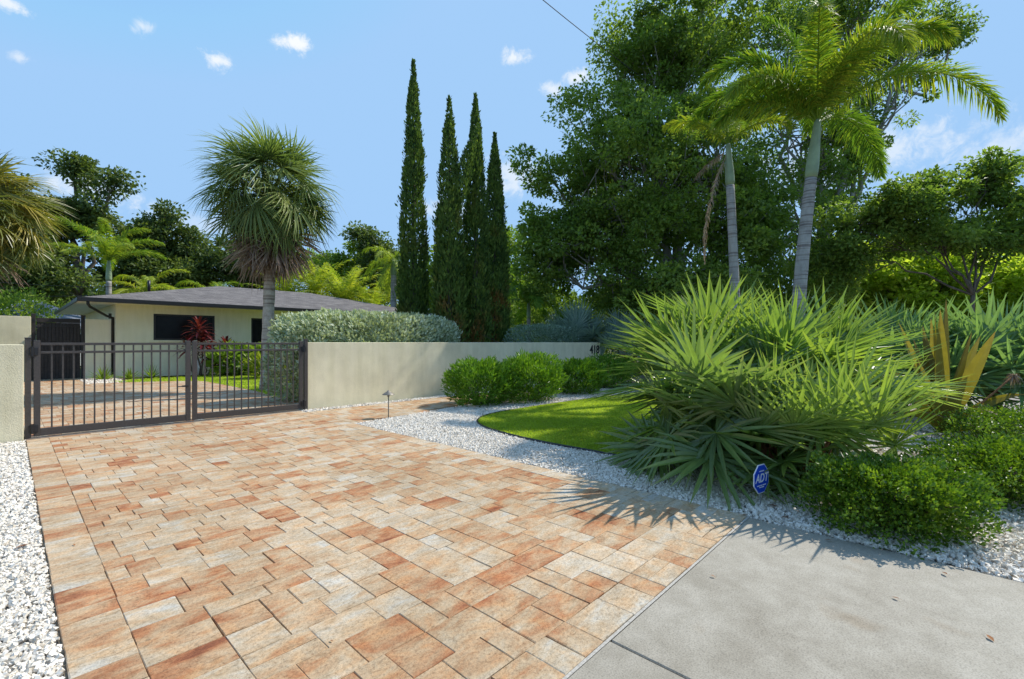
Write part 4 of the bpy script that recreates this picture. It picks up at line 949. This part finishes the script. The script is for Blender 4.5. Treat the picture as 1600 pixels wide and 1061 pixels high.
# ------------------------------------------------------------------ palms
fan_palm(at(416, 14.6, z=0), 6.1, 'cabbage palm with a round fan crown and brown dead skirt in front of the house', M['sabal'], .165, 2.2, 92, 60, 71)
fan_palm(at(-42, 14.0, z=0), 5.35, 'yellowing cabbage palm cut off by the edge beside the low wall stub', M['sabalgold'], .17, 2.1, 84, 6, 72)
FX = at(1240, 12.0, z=0)
def cam_az(r_, f_):
    v = r_ * RGT + f_ * FWD; return math.degrees(math.atan2(v[1], v[0]))
specs = [(cam_az(1, -.12), 44, 5.1, 2.05, .62), (cam_az(1, .1), 66, 4.9, 1.5, .75), (cam_az(-1, .15), 74, 4.0, 2.4, .45), (cam_az(-1, -.25), 54, 3.2, 2.1, .6), (cam_az(-.9, .55), 60, 3.8, 2.1, .4), (cam_az(-1, .0), 34, 2.9, 1.6, .6),
         (cam_az(.05, -1), 66, 3.6, 2.7, .75), (cam_az(-.2, .3), 84, 3.8, .7, .3), (cam_az(.5, .9), 55, 4.2, 1.7, .4), (cam_az(.8, .5), 26, 4.3, 1.6, .3), (cam_az(.5, -.9), 64, 3.4, 2.2, .68), (cam_az(.9, -.5), 74, 4.4, 1.5, .55), (cam_az(-.5, -.8), 72, 3.6, 2.0, .6)]
feather_palm(FX, 5.75, 'large foxtail palm with bushy arching fronds and a pale ringed leaning trunk', M['foxtail'], .18, None, lean=tuple((RGT * .45)[:2]), shaft=1.5, specs=specs, seed=81, nl=300, ll=.70, w=.0135, separate=True, plum=1.05)
FX2 = at(1152, 13.0, z=0)
specs2 = [(cam_az(-1, .2), 55, 2.0, 1.5, .75), (cam_az(-.7, .8), 60, 2.2, 1.3, .6), (cam_az(.6, .8), 60, 2.4, 1.4, .5), (cam_az(1, -.1), 50, 2.0, 1.6, .7), (cam_az(.1, .9), 80, 2.4, .8, .5)]
rt2, top2 = feather_palm(FX2, 5.9, 'slender foxtail palm with a dead grey frond hanging down its trunk', M['foxtail'], .145, None, lean=tuple((RGT * -.2)[:2]), shaft=1.15, specs=specs2, seed=82, nl=170, ll=.45, w=.010, separate=True, plum=1.0)
for az, el, L_ in ((cam_az(-1, -.3), -64, 3.3), (cam_az(-1, .4), -25, 1.1)):
    f = pinnate(L_, 90, .17, .009, R(el), .55, .9, .7, .25, rr=.012, drop=1.4); ca, sa = math.cos(R(az)), math.sin(R(az))
    o = f.build('dead_frond', M['deadfan'], rt2); o.matrix_local = mat4(np.array([[ca, -sa, 0], [sa, ca, 0], [0, 0, 1]]), top2 - np.array([0, 0, .15]))
# palms behind the house
feather_palm(at(170, 31, z=0), 5.6, 'bright green feather palm with arching fronds rising behind the roof corner', M['foxtail'], .2, None, 'feather_palm', n=13, bs=.85, seed=83, L=4.1, nl=150, ll=.70, w=.019, v0=.6, shaft=1.4, plum=.9, elev=(85, 12))
feather_palm(at(228, 33, z=0), 4.2, 'yellowish feather palm with drooping fronds just behind the bright green one', M['areca'], .18, None, 'feather_palm', n=11, seed=84, L=3.2, nl=100, ll=.7, w=.02, v0=.6, shaft=.8, plum=.5)
feather_palm(at(332, 36, z=0), 4.0, 'small feather palm behind the middle of the roof next to the cabbage palm', M['foxtail'], .2, None, 'feather_palm', n=13, seed=85, L=3.2, nl=90, ll=.7, w=.02, v0=.6, shaft=.8)
feather_palm(at(615, 34, z=0), 6.4, 'tall thin feather palm with a pale trunk beside the tallest cypress', M['areca'], .26, None, 'feather_palm', n=13, seed=86, L=2.7, nl=80, ll=.6, w=.018, v0=.5, shaft=1.1, elev=(70, -40))
feather_palm(at(826, 21, z=0), 2.6, 'dark shaded feather palm under the big spreading tree', M['foxtail'], .11, None, 'feather_palm', n=12, seed=87, L=2.3, nl=46, ll=.55, w=.026, v0=.3, shaft=.9)
for px, Z, H, L_, sd, lb in ((448, 39, 4.9, 4.0, 91, 'yellow green areca palm clump behind the roof nearest the cabbage palm'), (492, 41, 5.2, 4.6, 92, 'tallest yellow green areca palm clump behind the middle of the roof'), (540, 40, 4.9, 4.4, 93, 'bushy yellow green areca palm clump behind the far end of the roof'), (582, 42, 4.0, 3.8, 94, 'low yellow areca palm clump close to the thin pale trunk')):
    feather_palm(at(px, Z, z=0), H, lb, M['areca'], .16, None, 'areca_palm', n=26, seed=sd, L=L_, nl=38, ll=.80, w=.034, v0=.6, shaft=0, plum=.25, elev=(86, 20), bs=.62, group='areca palms behind the house', trunkmat='greybark')

# ------------------------------------------------------------------ broadleaf trees
FZ = 21.5
tree('ficus_tree', 'big spreading dark green tree rising behind the end of the garden wall', at(1080, FZ, z=0),
     [lobe(1010, 290, 170, 130, FZ), lobe(880, 330, 75, 120, FZ - .5), lobe(960, 215, 95, 75, FZ), lobe(1040, 95, 105, 95, FZ + 1), lobe(975, 70, 60, 55, FZ + 1), lobe(1120, 250, 95, 130, FZ), lobe(1090, 30, 120, 70, FZ + 1),
      lobe(960, 400, 120, 80, FZ - .5), lobe(1110, 400, 120, 90, FZ), lobe(850, 410, 60, 75, FZ - 1), lobe(835, 262, 38, 38, FZ), lobe(905, 175, 60, 45, FZ), lobe(1010, 450, 120, 50, FZ - 1.5), lobe(1120, 455, 100, 50, FZ - 1.5), lobe(1180, 330, 60, 90, FZ)],
     1350, 130, .19, .056, M['oak'], .30, 101, .62, fork=.3, twigs=.2, holes=.36, inner=.25, bark='greybark')
tree('ficus_tree', 'tall open crowned tree whose top spreads behind the foxtail palm', at(1270, 25, z=0),
     [lobe(1290, 60, 130, 80, 25), lobe(1430, 55, 85, 62, 25), lobe(1400, 160, 70, 50, 25), lobe(1220, 190, 100, 110, 24.5), lobe(1300, 180, 70, 100, 25), lobe(1250, 330, 110, 90, 24), lobe(1180, 60, 90, 70, 25), lobe(1340, -30, 140, 60, 25), lobe(1490, 48, 40, 28, 25), lobe(1330, 245, 60, 50, 25), lobe(1380, 110, 80, 50, 25), lobe(1210, 400, 80, 70, 24), lobe(1290, 420, 70, 60, 24)],
     760, 110, .20, .055, M['oak'], .30, 102, .66, fork=.4, twigs=.3, holes=.35, bark='greybark')
tree('shade_tree', 'dark green shade tree with a broad crown beside the yellow green thicket', at(1535, 17, z=0),
     [lobe(1500, 300, 75, 42, 17), lobe(1400, 325, 65, 45, 17), lobe(1590, 292, 65, 48, 17.5), lobe(1455, 372, 75, 30, 17), lobe(1335, 350, 55, 55, 17.5), lobe(1560, 365, 65, 40, 17), lobe(1660, 340, 80, 80, 17), lobe(1300, 415, 60, 50, 18.5), lobe(1545, 262, 35, 20, 17), lobe(1440, 290, 30, 22, 17)],
     620, 85, .16, .05, M['oak'], .085, 103, .42, fork=.5, twigs=.4, holes=.22, bark='bark')
G = 'lime green thicket trees along the far side'
for i, (px, Z, py, rw, rh, lb) in enumerate(((1345, 24, 425, 65, 62, 'lime green leafy tree directly behind the foxtail palm trunk'), (1430, 23, 425, 80, 60, 'lime green leafy tree behind the bronze lily and palmettos'), (1530, 24, 425, 85, 60, 'yellow lime tree under the broad dark shade tree'), (1640, 22, 425, 85, 65, 'lime green tree beside the white neighbouring house'))):
    tree('lime_tree', lb, at(px, Z, z=0), [lobe(px, py, rw, rh, Z), lobe(px - rw * .5, py + 25, rw * .6, rh * .7, Z - 1), lobe(px + rw * .5, py + 20, rw * .6, rh * .7, Z - 1), lobe(px, py + 55, rw, 30, Z)], 190, 60, .24, .085, M['limeleaf'], .12, 110 + i, .70, group=G, twigs=.3, multi=3)
# background left
tree('oak_tree', 'tall dark oak with a tufted irregular top behind the bright feather palm', at(125, 40, z=0),
     [lobe(115, 262, 30, 17, 40), lobe(182, 286, 26, 16, 40), lobe(135, 300, 28, 24, 40), lobe(105, 345, 55, 32, 40), lobe(70, 370, 45, 40, 40), lobe(150, 340, 35, 25, 40), lobe(60, 430, 70, 45, 40)],
     230, 110, .34, .10, M['darkleaf'], .4, 121, 1.0, fork=.5, twigs=.3)
G = 'dark background trees behind the house'
for i, (px, Z, lb, lo, mt) in enumerate((
    (235, 44, 'dark round topped tree behind the roof corner and feather palms', [lobe(225, 375, 45, 35, 44), lobe(258, 345, 22, 24, 44), lobe(215, 420, 60, 40, 44)], 'darkleaf'),
    (300, 46, 'dark dense tree just before the cabbage palm trunk line', [lobe(300, 385, 42, 25, 46), lobe(285, 425, 60, 35, 46), lobe(345, 410, 45, 40, 46)], 'darkleaf'),
    (270, 40, 'mid green bushy tree between the feather palms behind the roof', [lobe(275, 425, 34, 24, 44), lobe(250, 445, 40, 22, 44)], 'darkleaf'),
    (520, 50, 'green tree with two rounded tops behind the areca palms', [lobe(545, 400, 26, 24, 50), lobe(500, 415, 36, 22, 50), lobe(465, 420, 40, 30, 50), lobe(540, 430, 60, 30, 50)], 'midleaf'),
    (595, 48, 'small grey green tree beside the thin pale palm trunk', [lobe(590, 400, 28, 32, 48), lobe(565, 365, 20, 10, 48), lobe(605, 440, 30, 25, 48)], 'darkleaf'),
    (20, 36, 'dark vine covered tree behind the yellowing cabbage palm', [lobe(30, 400, 60, 55, 36), lobe(-20, 330, 80, 60, 36), lobe(90, 440, 50, 35, 36), lobe(10, 450, 60, 30, 35)], 'darkleaf'),
    (430, 48, 'dark tree right behind the cabbage palm crown', [lobe(420, 410, 50, 30, 48), lobe(390, 430, 40, 30, 48)], 'darkleaf'),
    (730, 36, 'leafy green tree glimpsed between the cypresses', [lobe(700, 440, 60, 50, 36), lobe(780, 400, 30, 60, 34), lobe(800, 460, 60, 50, 33)], 'midleaf'))):
    tree('background_tree', lb, at(px, Z, z=0), lo, 110, 110, .36, .11, M[mt], .25, 130 + i, 1.05, group=G, twigs=.25)
for px, Z, py, lb, sd in ((14, 27, 470, 'bright leafy vine mound behind the tall pale wall', 151), (62, 33, 478, 'low bright green bush behind the slate grey roof', 152)):
    h = EYE + (HY - py) / F * Z + .3; p = at(px, Z, z=0); bush('yard_bush', lb, p, 2.0, 1.4, h, 5000, .16, .05, M['midleaf'], sd, 'bushes behind the tall wall', rough=.2)
# understory under the ficus, behind the wall
for i, (px, Z, py, rx, lb) in enumerate(((860, 25, 455, 2.4, 'dark shaded thicket bush behind the blue hedge'), (990, 25, 440, 2.6, 'dark shaded thicket bush behind the silver palms'), (1110, 23, 430, 2.6, 'dark thicket bush behind the slender foxtail palm'), (1230, 22, 430, 2.5, 'dark thicket bush behind the large foxtail palm trunk'), (770, 27, 470, 2.2, 'dark thicket bush behind the shortest cypress'))):
    h = EYE + (HY - py) / F * Z; p = at(px, Z, z=0); bush('thicket_bush', lb, p, rx, rx * .8, h, 7000, .20, .055, M['oak'], 160 + i, 'shaded thicket bushes behind the wall', rough=.22)
# far mass of trees
mb = MB(); r = np.random.default_rng(9); C = []
for px in np.arange(-250, 2000, 22):
    Z = r.uniform(56, 66)
    for k in range(4): C.append(at(px + r.normal(0, 10), Z, HY - r.uniform(-20, 80 + 25 * math.sin(px * .013))))
for a in np.arange(0, 360, 3.0):
    for k in range(3): C.append(np.array([95 * math.cos(R(a)), 95 * math.sin(R(a)), r.uniform(0, 8)]))
C = np.array(C); leafcloud(mb, C, r.uniform(1.6, 3.0, len(C)), 110, .75, .24, r, .8); tag(mb.build('far_woods', M['darkleaf']), 'far off mass of dark trees along the horizon', 'woods', kind='stuff')

# ------------------------------------------------------------------ plants by the house
rt = empty('cordyline', (5.75, 24.3, 0), 'dark red cordyline with several leafy heads below the house window', 'plant')
for (dx, dy, hz, sc, nm) in ((0, 0, 2.25, 1.1, 'leaf_head'), (-.35, .1, 1.5, .9, 'leaf_head'), (.4, -.1, 1.25, .9, 'leaf_head'), (1.05, 0, 1.45, .95, 'leaf_head'), (.1, -.2, 1.7, 1, 'leaf_head'), (.75, -.15, .95, .8, 'leaf_head')):
    n = 34; i = np.arange(n); a = np.radians(i * 137.5); e = np.radians(80 - 95 * (i + .5) / n); D = np.stack([np.cos(e) * np.cos(a), np.cos(e) * np.sin(a), np.sin(e)], 1); Nn = np.stack([-np.sin(e) * np.cos(a), -np.sin(e) * np.sin(a), np.cos(e)], 1)
    mb = MB(); strips(mb, np.tile([dx, dy, hz], (n, 1)) - np.array([0, 0, .0]) - UP * (i / n * .35)[:, None], D, Nn, .80 * sc, .062, [.5, 1, .8, .05], .35, .3, np.clip(r.normal(.45, .3, n), 0, 1)); mb.build(nm, M['cordyline'], rt)
    mb = MB(); tube(mb, curve_pts(np.array([dx * .35, dy, -.03]), np.array([dx, dy, hz]), 6, 0, r), np.linspace(.035, .022, 6), 6); mb.build('stem', M['twig'], rt, True)
for x, y, sc, lb in ((2.55, 24.5, .95, 'spiky green cycad in pale gravel by the downspout'), (3.35, 24.4, .75, 'small spiky green cycad at the middle of the house bed'), (4.05, 24.3, 1.0, 'spiky green cycad under the house window')):
    rosette('cycad', lb, (x, y, 0), 40, .62 * sc, .03, M['midleaf'], int(x * 10), (85, 15), .15, 'plant', 'small cycads along the house')
bush('philodendron', 'dark green large leaved bush under the cordyline by the house', (7.0, 23.6, 0), .9, .8, 1.15, 500, .38, .11, M['midleaf'], 171, boxy=2.2, rough=.15, upr=.2)
bush('philodendron', 'dark green large leaved bush near the house door', (8.2, 23.3, 0), .8, .7, 1.25, 420, .38, .11, M['midleaf'], 172, boxy=2.2, rough=.15, upr=.2)
bush('variegated_ginger', 'yellow striped ginger clump on the yard grass before the door', (7.4, 20.6, 0), .75, .65, .85, 420, .42, .05, M['ginger'], 173, boxy=2.1, rough=.15, upr=.9)

# ------------------------------------------------------------------ path light, yard sign, cables, leaves
pl = gnd(607, 654)
rt = empty('path_light', (pl[0], pl[1], .0), 'bronze mushroom path light standing in white gravel by the walkway', 'garden light')
mb = MB(); tube(mb, [(0, 0, -.05), (0, 0, .46)], .011, 10); mb.build('stem', M['copper'], rt, True)
mb = MB(); lathe(mb, [(.004, .560), (.012, .556), (.03, .535), (.085, .500), (.118, .478), (.120, .472), (.112, .474), (.03, .515), (.011, .50)], 24); mb.build('shade', M['copper'], rt, True)
mb = MB(); lathe(mb, [(.018, .43), (.022, .44), (.022, .50), (.018, .505)], 14); mb.build('lamp_collar', M['copper'], rt, True)
sp_ = gnd(1189, 793)
ang = math.atan2(sp_[1], sp_[0])
rt = empty('yard_sign', (sp_[0], sp_[1], 0), 'small blue octagonal security sign on a stake in the gravel', 'sign', None, R(-13.0)); rt.scale = (.88, .88, .92)
def octo(mb, r_, y0, y1, cz, sx=1.0):
    a = np.radians(22.5 + np.arange(8) * 45); X = r_ * np.cos(a) * sx; Z = r_ * np.sin(a) + cz
    v = np.vstack([np.stack([X, np.full(8, y0), Z], 1), np.stack([X, np.full(8, y1), Z], 1)])
    t = [[0, i, i + 1] for i in range(1, 7)] + [[8, 8 + i + 1, 8 + i] for i in range(1, 7)]
    mb.add(v, [[i, 8 + i, 8 + (i + 1) % 8, (i + 1) % 8] for i in range(8)], t)
mb = MB(); octo(mb, .152, -.004, .004, .285); bd = mb.build('sign_border', M['white'], rt)
mb = MB(); octo(mb, .143, -.0065, -.0042, .285); mb.build('sign_face', M['blue'], rt)
text('ADT', .118, rt, M['white'], (0, -.0075, .290), (R(90), 0, 0), .0008, 'lettering', .002, .25, 1.0)
mb = MB()
for x0, x1, zz in ((-.045, -.012, .362), (-.006, .022, .362), (.028, .045, .362)): box(mb, x0, x1, -.0082, -.0066, zz - .0045, zz + .0045, 0)
mb.build('small_print', M['white'], rt); mb = MB()
for x0, x1, zz in ((-.085, -.035, .222), (-.028, .012, .222), (.020, .085, .222), (-.045, -.01, .204), (-.004, .045, .204)): box(mb, x0, x1, -.0082, -.0066, zz - .0045, zz + .0045, 0)
mb.build('small_print', M['white'], rt)
mb = MB(); box(mb, -.011, .011, .0045, .009, -.1, .30, .001); mb.build('stake', M['alu'], rt)
def cable(label, a, b, sag, rad=.012):
    t = np.linspace(0, 1, 30)[:, None]; p = a + (b - a) * t; p[:, 2] -= sag * 4 * t[:, 0] * (1 - t[:, 0]); mb = MB(); tube(mb, p, rad, 5); tag(mb.build('overhead_cable', M['cable'], None, True), label, 'cable', 'overhead cables')
cable('thin overhead cable running down across the big spreading tree', at(800, 14, -40), at(1130, 30, 205), .3, .014)
cable('upper thin cable before the dark vine covered tree', at(-60, 27, 436), at(215, 30, 448), .15, .014)
cable('lower thin cable above the slate grey roof', at(-60, 27, 462), at(215, 30, 458), .12, .014)
def leaf_at(px, py, s, lb, z=.024):
    p = gnd(px, py); mb = MB(); a = random.uniform(0, 6.28); D = np.array([[math.cos(a), math.sin(a), .12]])
    strips(mb, [np.array([0, 0, .004])], D, [[.2, .1, 1]], [s], [s * .22], [.1, .8, 1, .6, .05], .25, .3, [random.random()])
    strips(mb, [np.array([0, 0, .004])], -D, [[0, 0, 1]], [s * .3], [s * .02], [1, .6], 0, 0, [.2])
    tag(mb.build('fallen_leaf', M['deadleaf'], None, False, (p[0], p[1], z)), lb, 'leaf', 'fallen leaves')
leaf_at(46, 857, .085, 'curled orange brown fallen leaf on the white gravel verge', .03)
leaf_at(115, 856, .03, 'tiny dark leaf bit on the paver border beside the gravel verge')
leaf_at(1160, 810, .06, 'brown fallen leaf in gravel near the paver corner', .03)
leaf_at(1236, 815, .09, 'dark brown fallen leaf in the gravel between sign and hedge', .03)
leaf_at(1542, 1000, .05, 'small dark leaf lying alone on the concrete apron')
leaf_at(1405, 943, .04, 'tiny brown leaf on the concrete below the clipped hedge')
leaf_at(1110, 905, .035, 'tiny dark leaf on the concrete near the paver edge')
leaf_at(30, 780, .05, 'small orange leaf on the gravel verge further towards the wall stub', .028)
leaf_at(1300, 850, .05, 'curled tan leaf in the gravel at the foot of the nearest clipped hedge', .028)
leaf_at(1480, 905, .05, 'tan leaf in the gravel between the nearest and the wide clipped hedge', .028)
leaf_at(1215, 797, .11, 'long dark bark strip in the gravel behind the blue yard sign', .03)
leaf_at(520, 1010, .022, 'dark speck of leaf on the pavers nearest the camera')
leaf_at(700, 905, .025, 'small brown leaf bit in the middle of the paver drive')
leaf_at(690, 640, .05, 'brown leaf on the walkway pavers near the path light')
leaf_at(858, 672, .08, 'brown fallen leaf in the gravel along the lawn edging', .03)
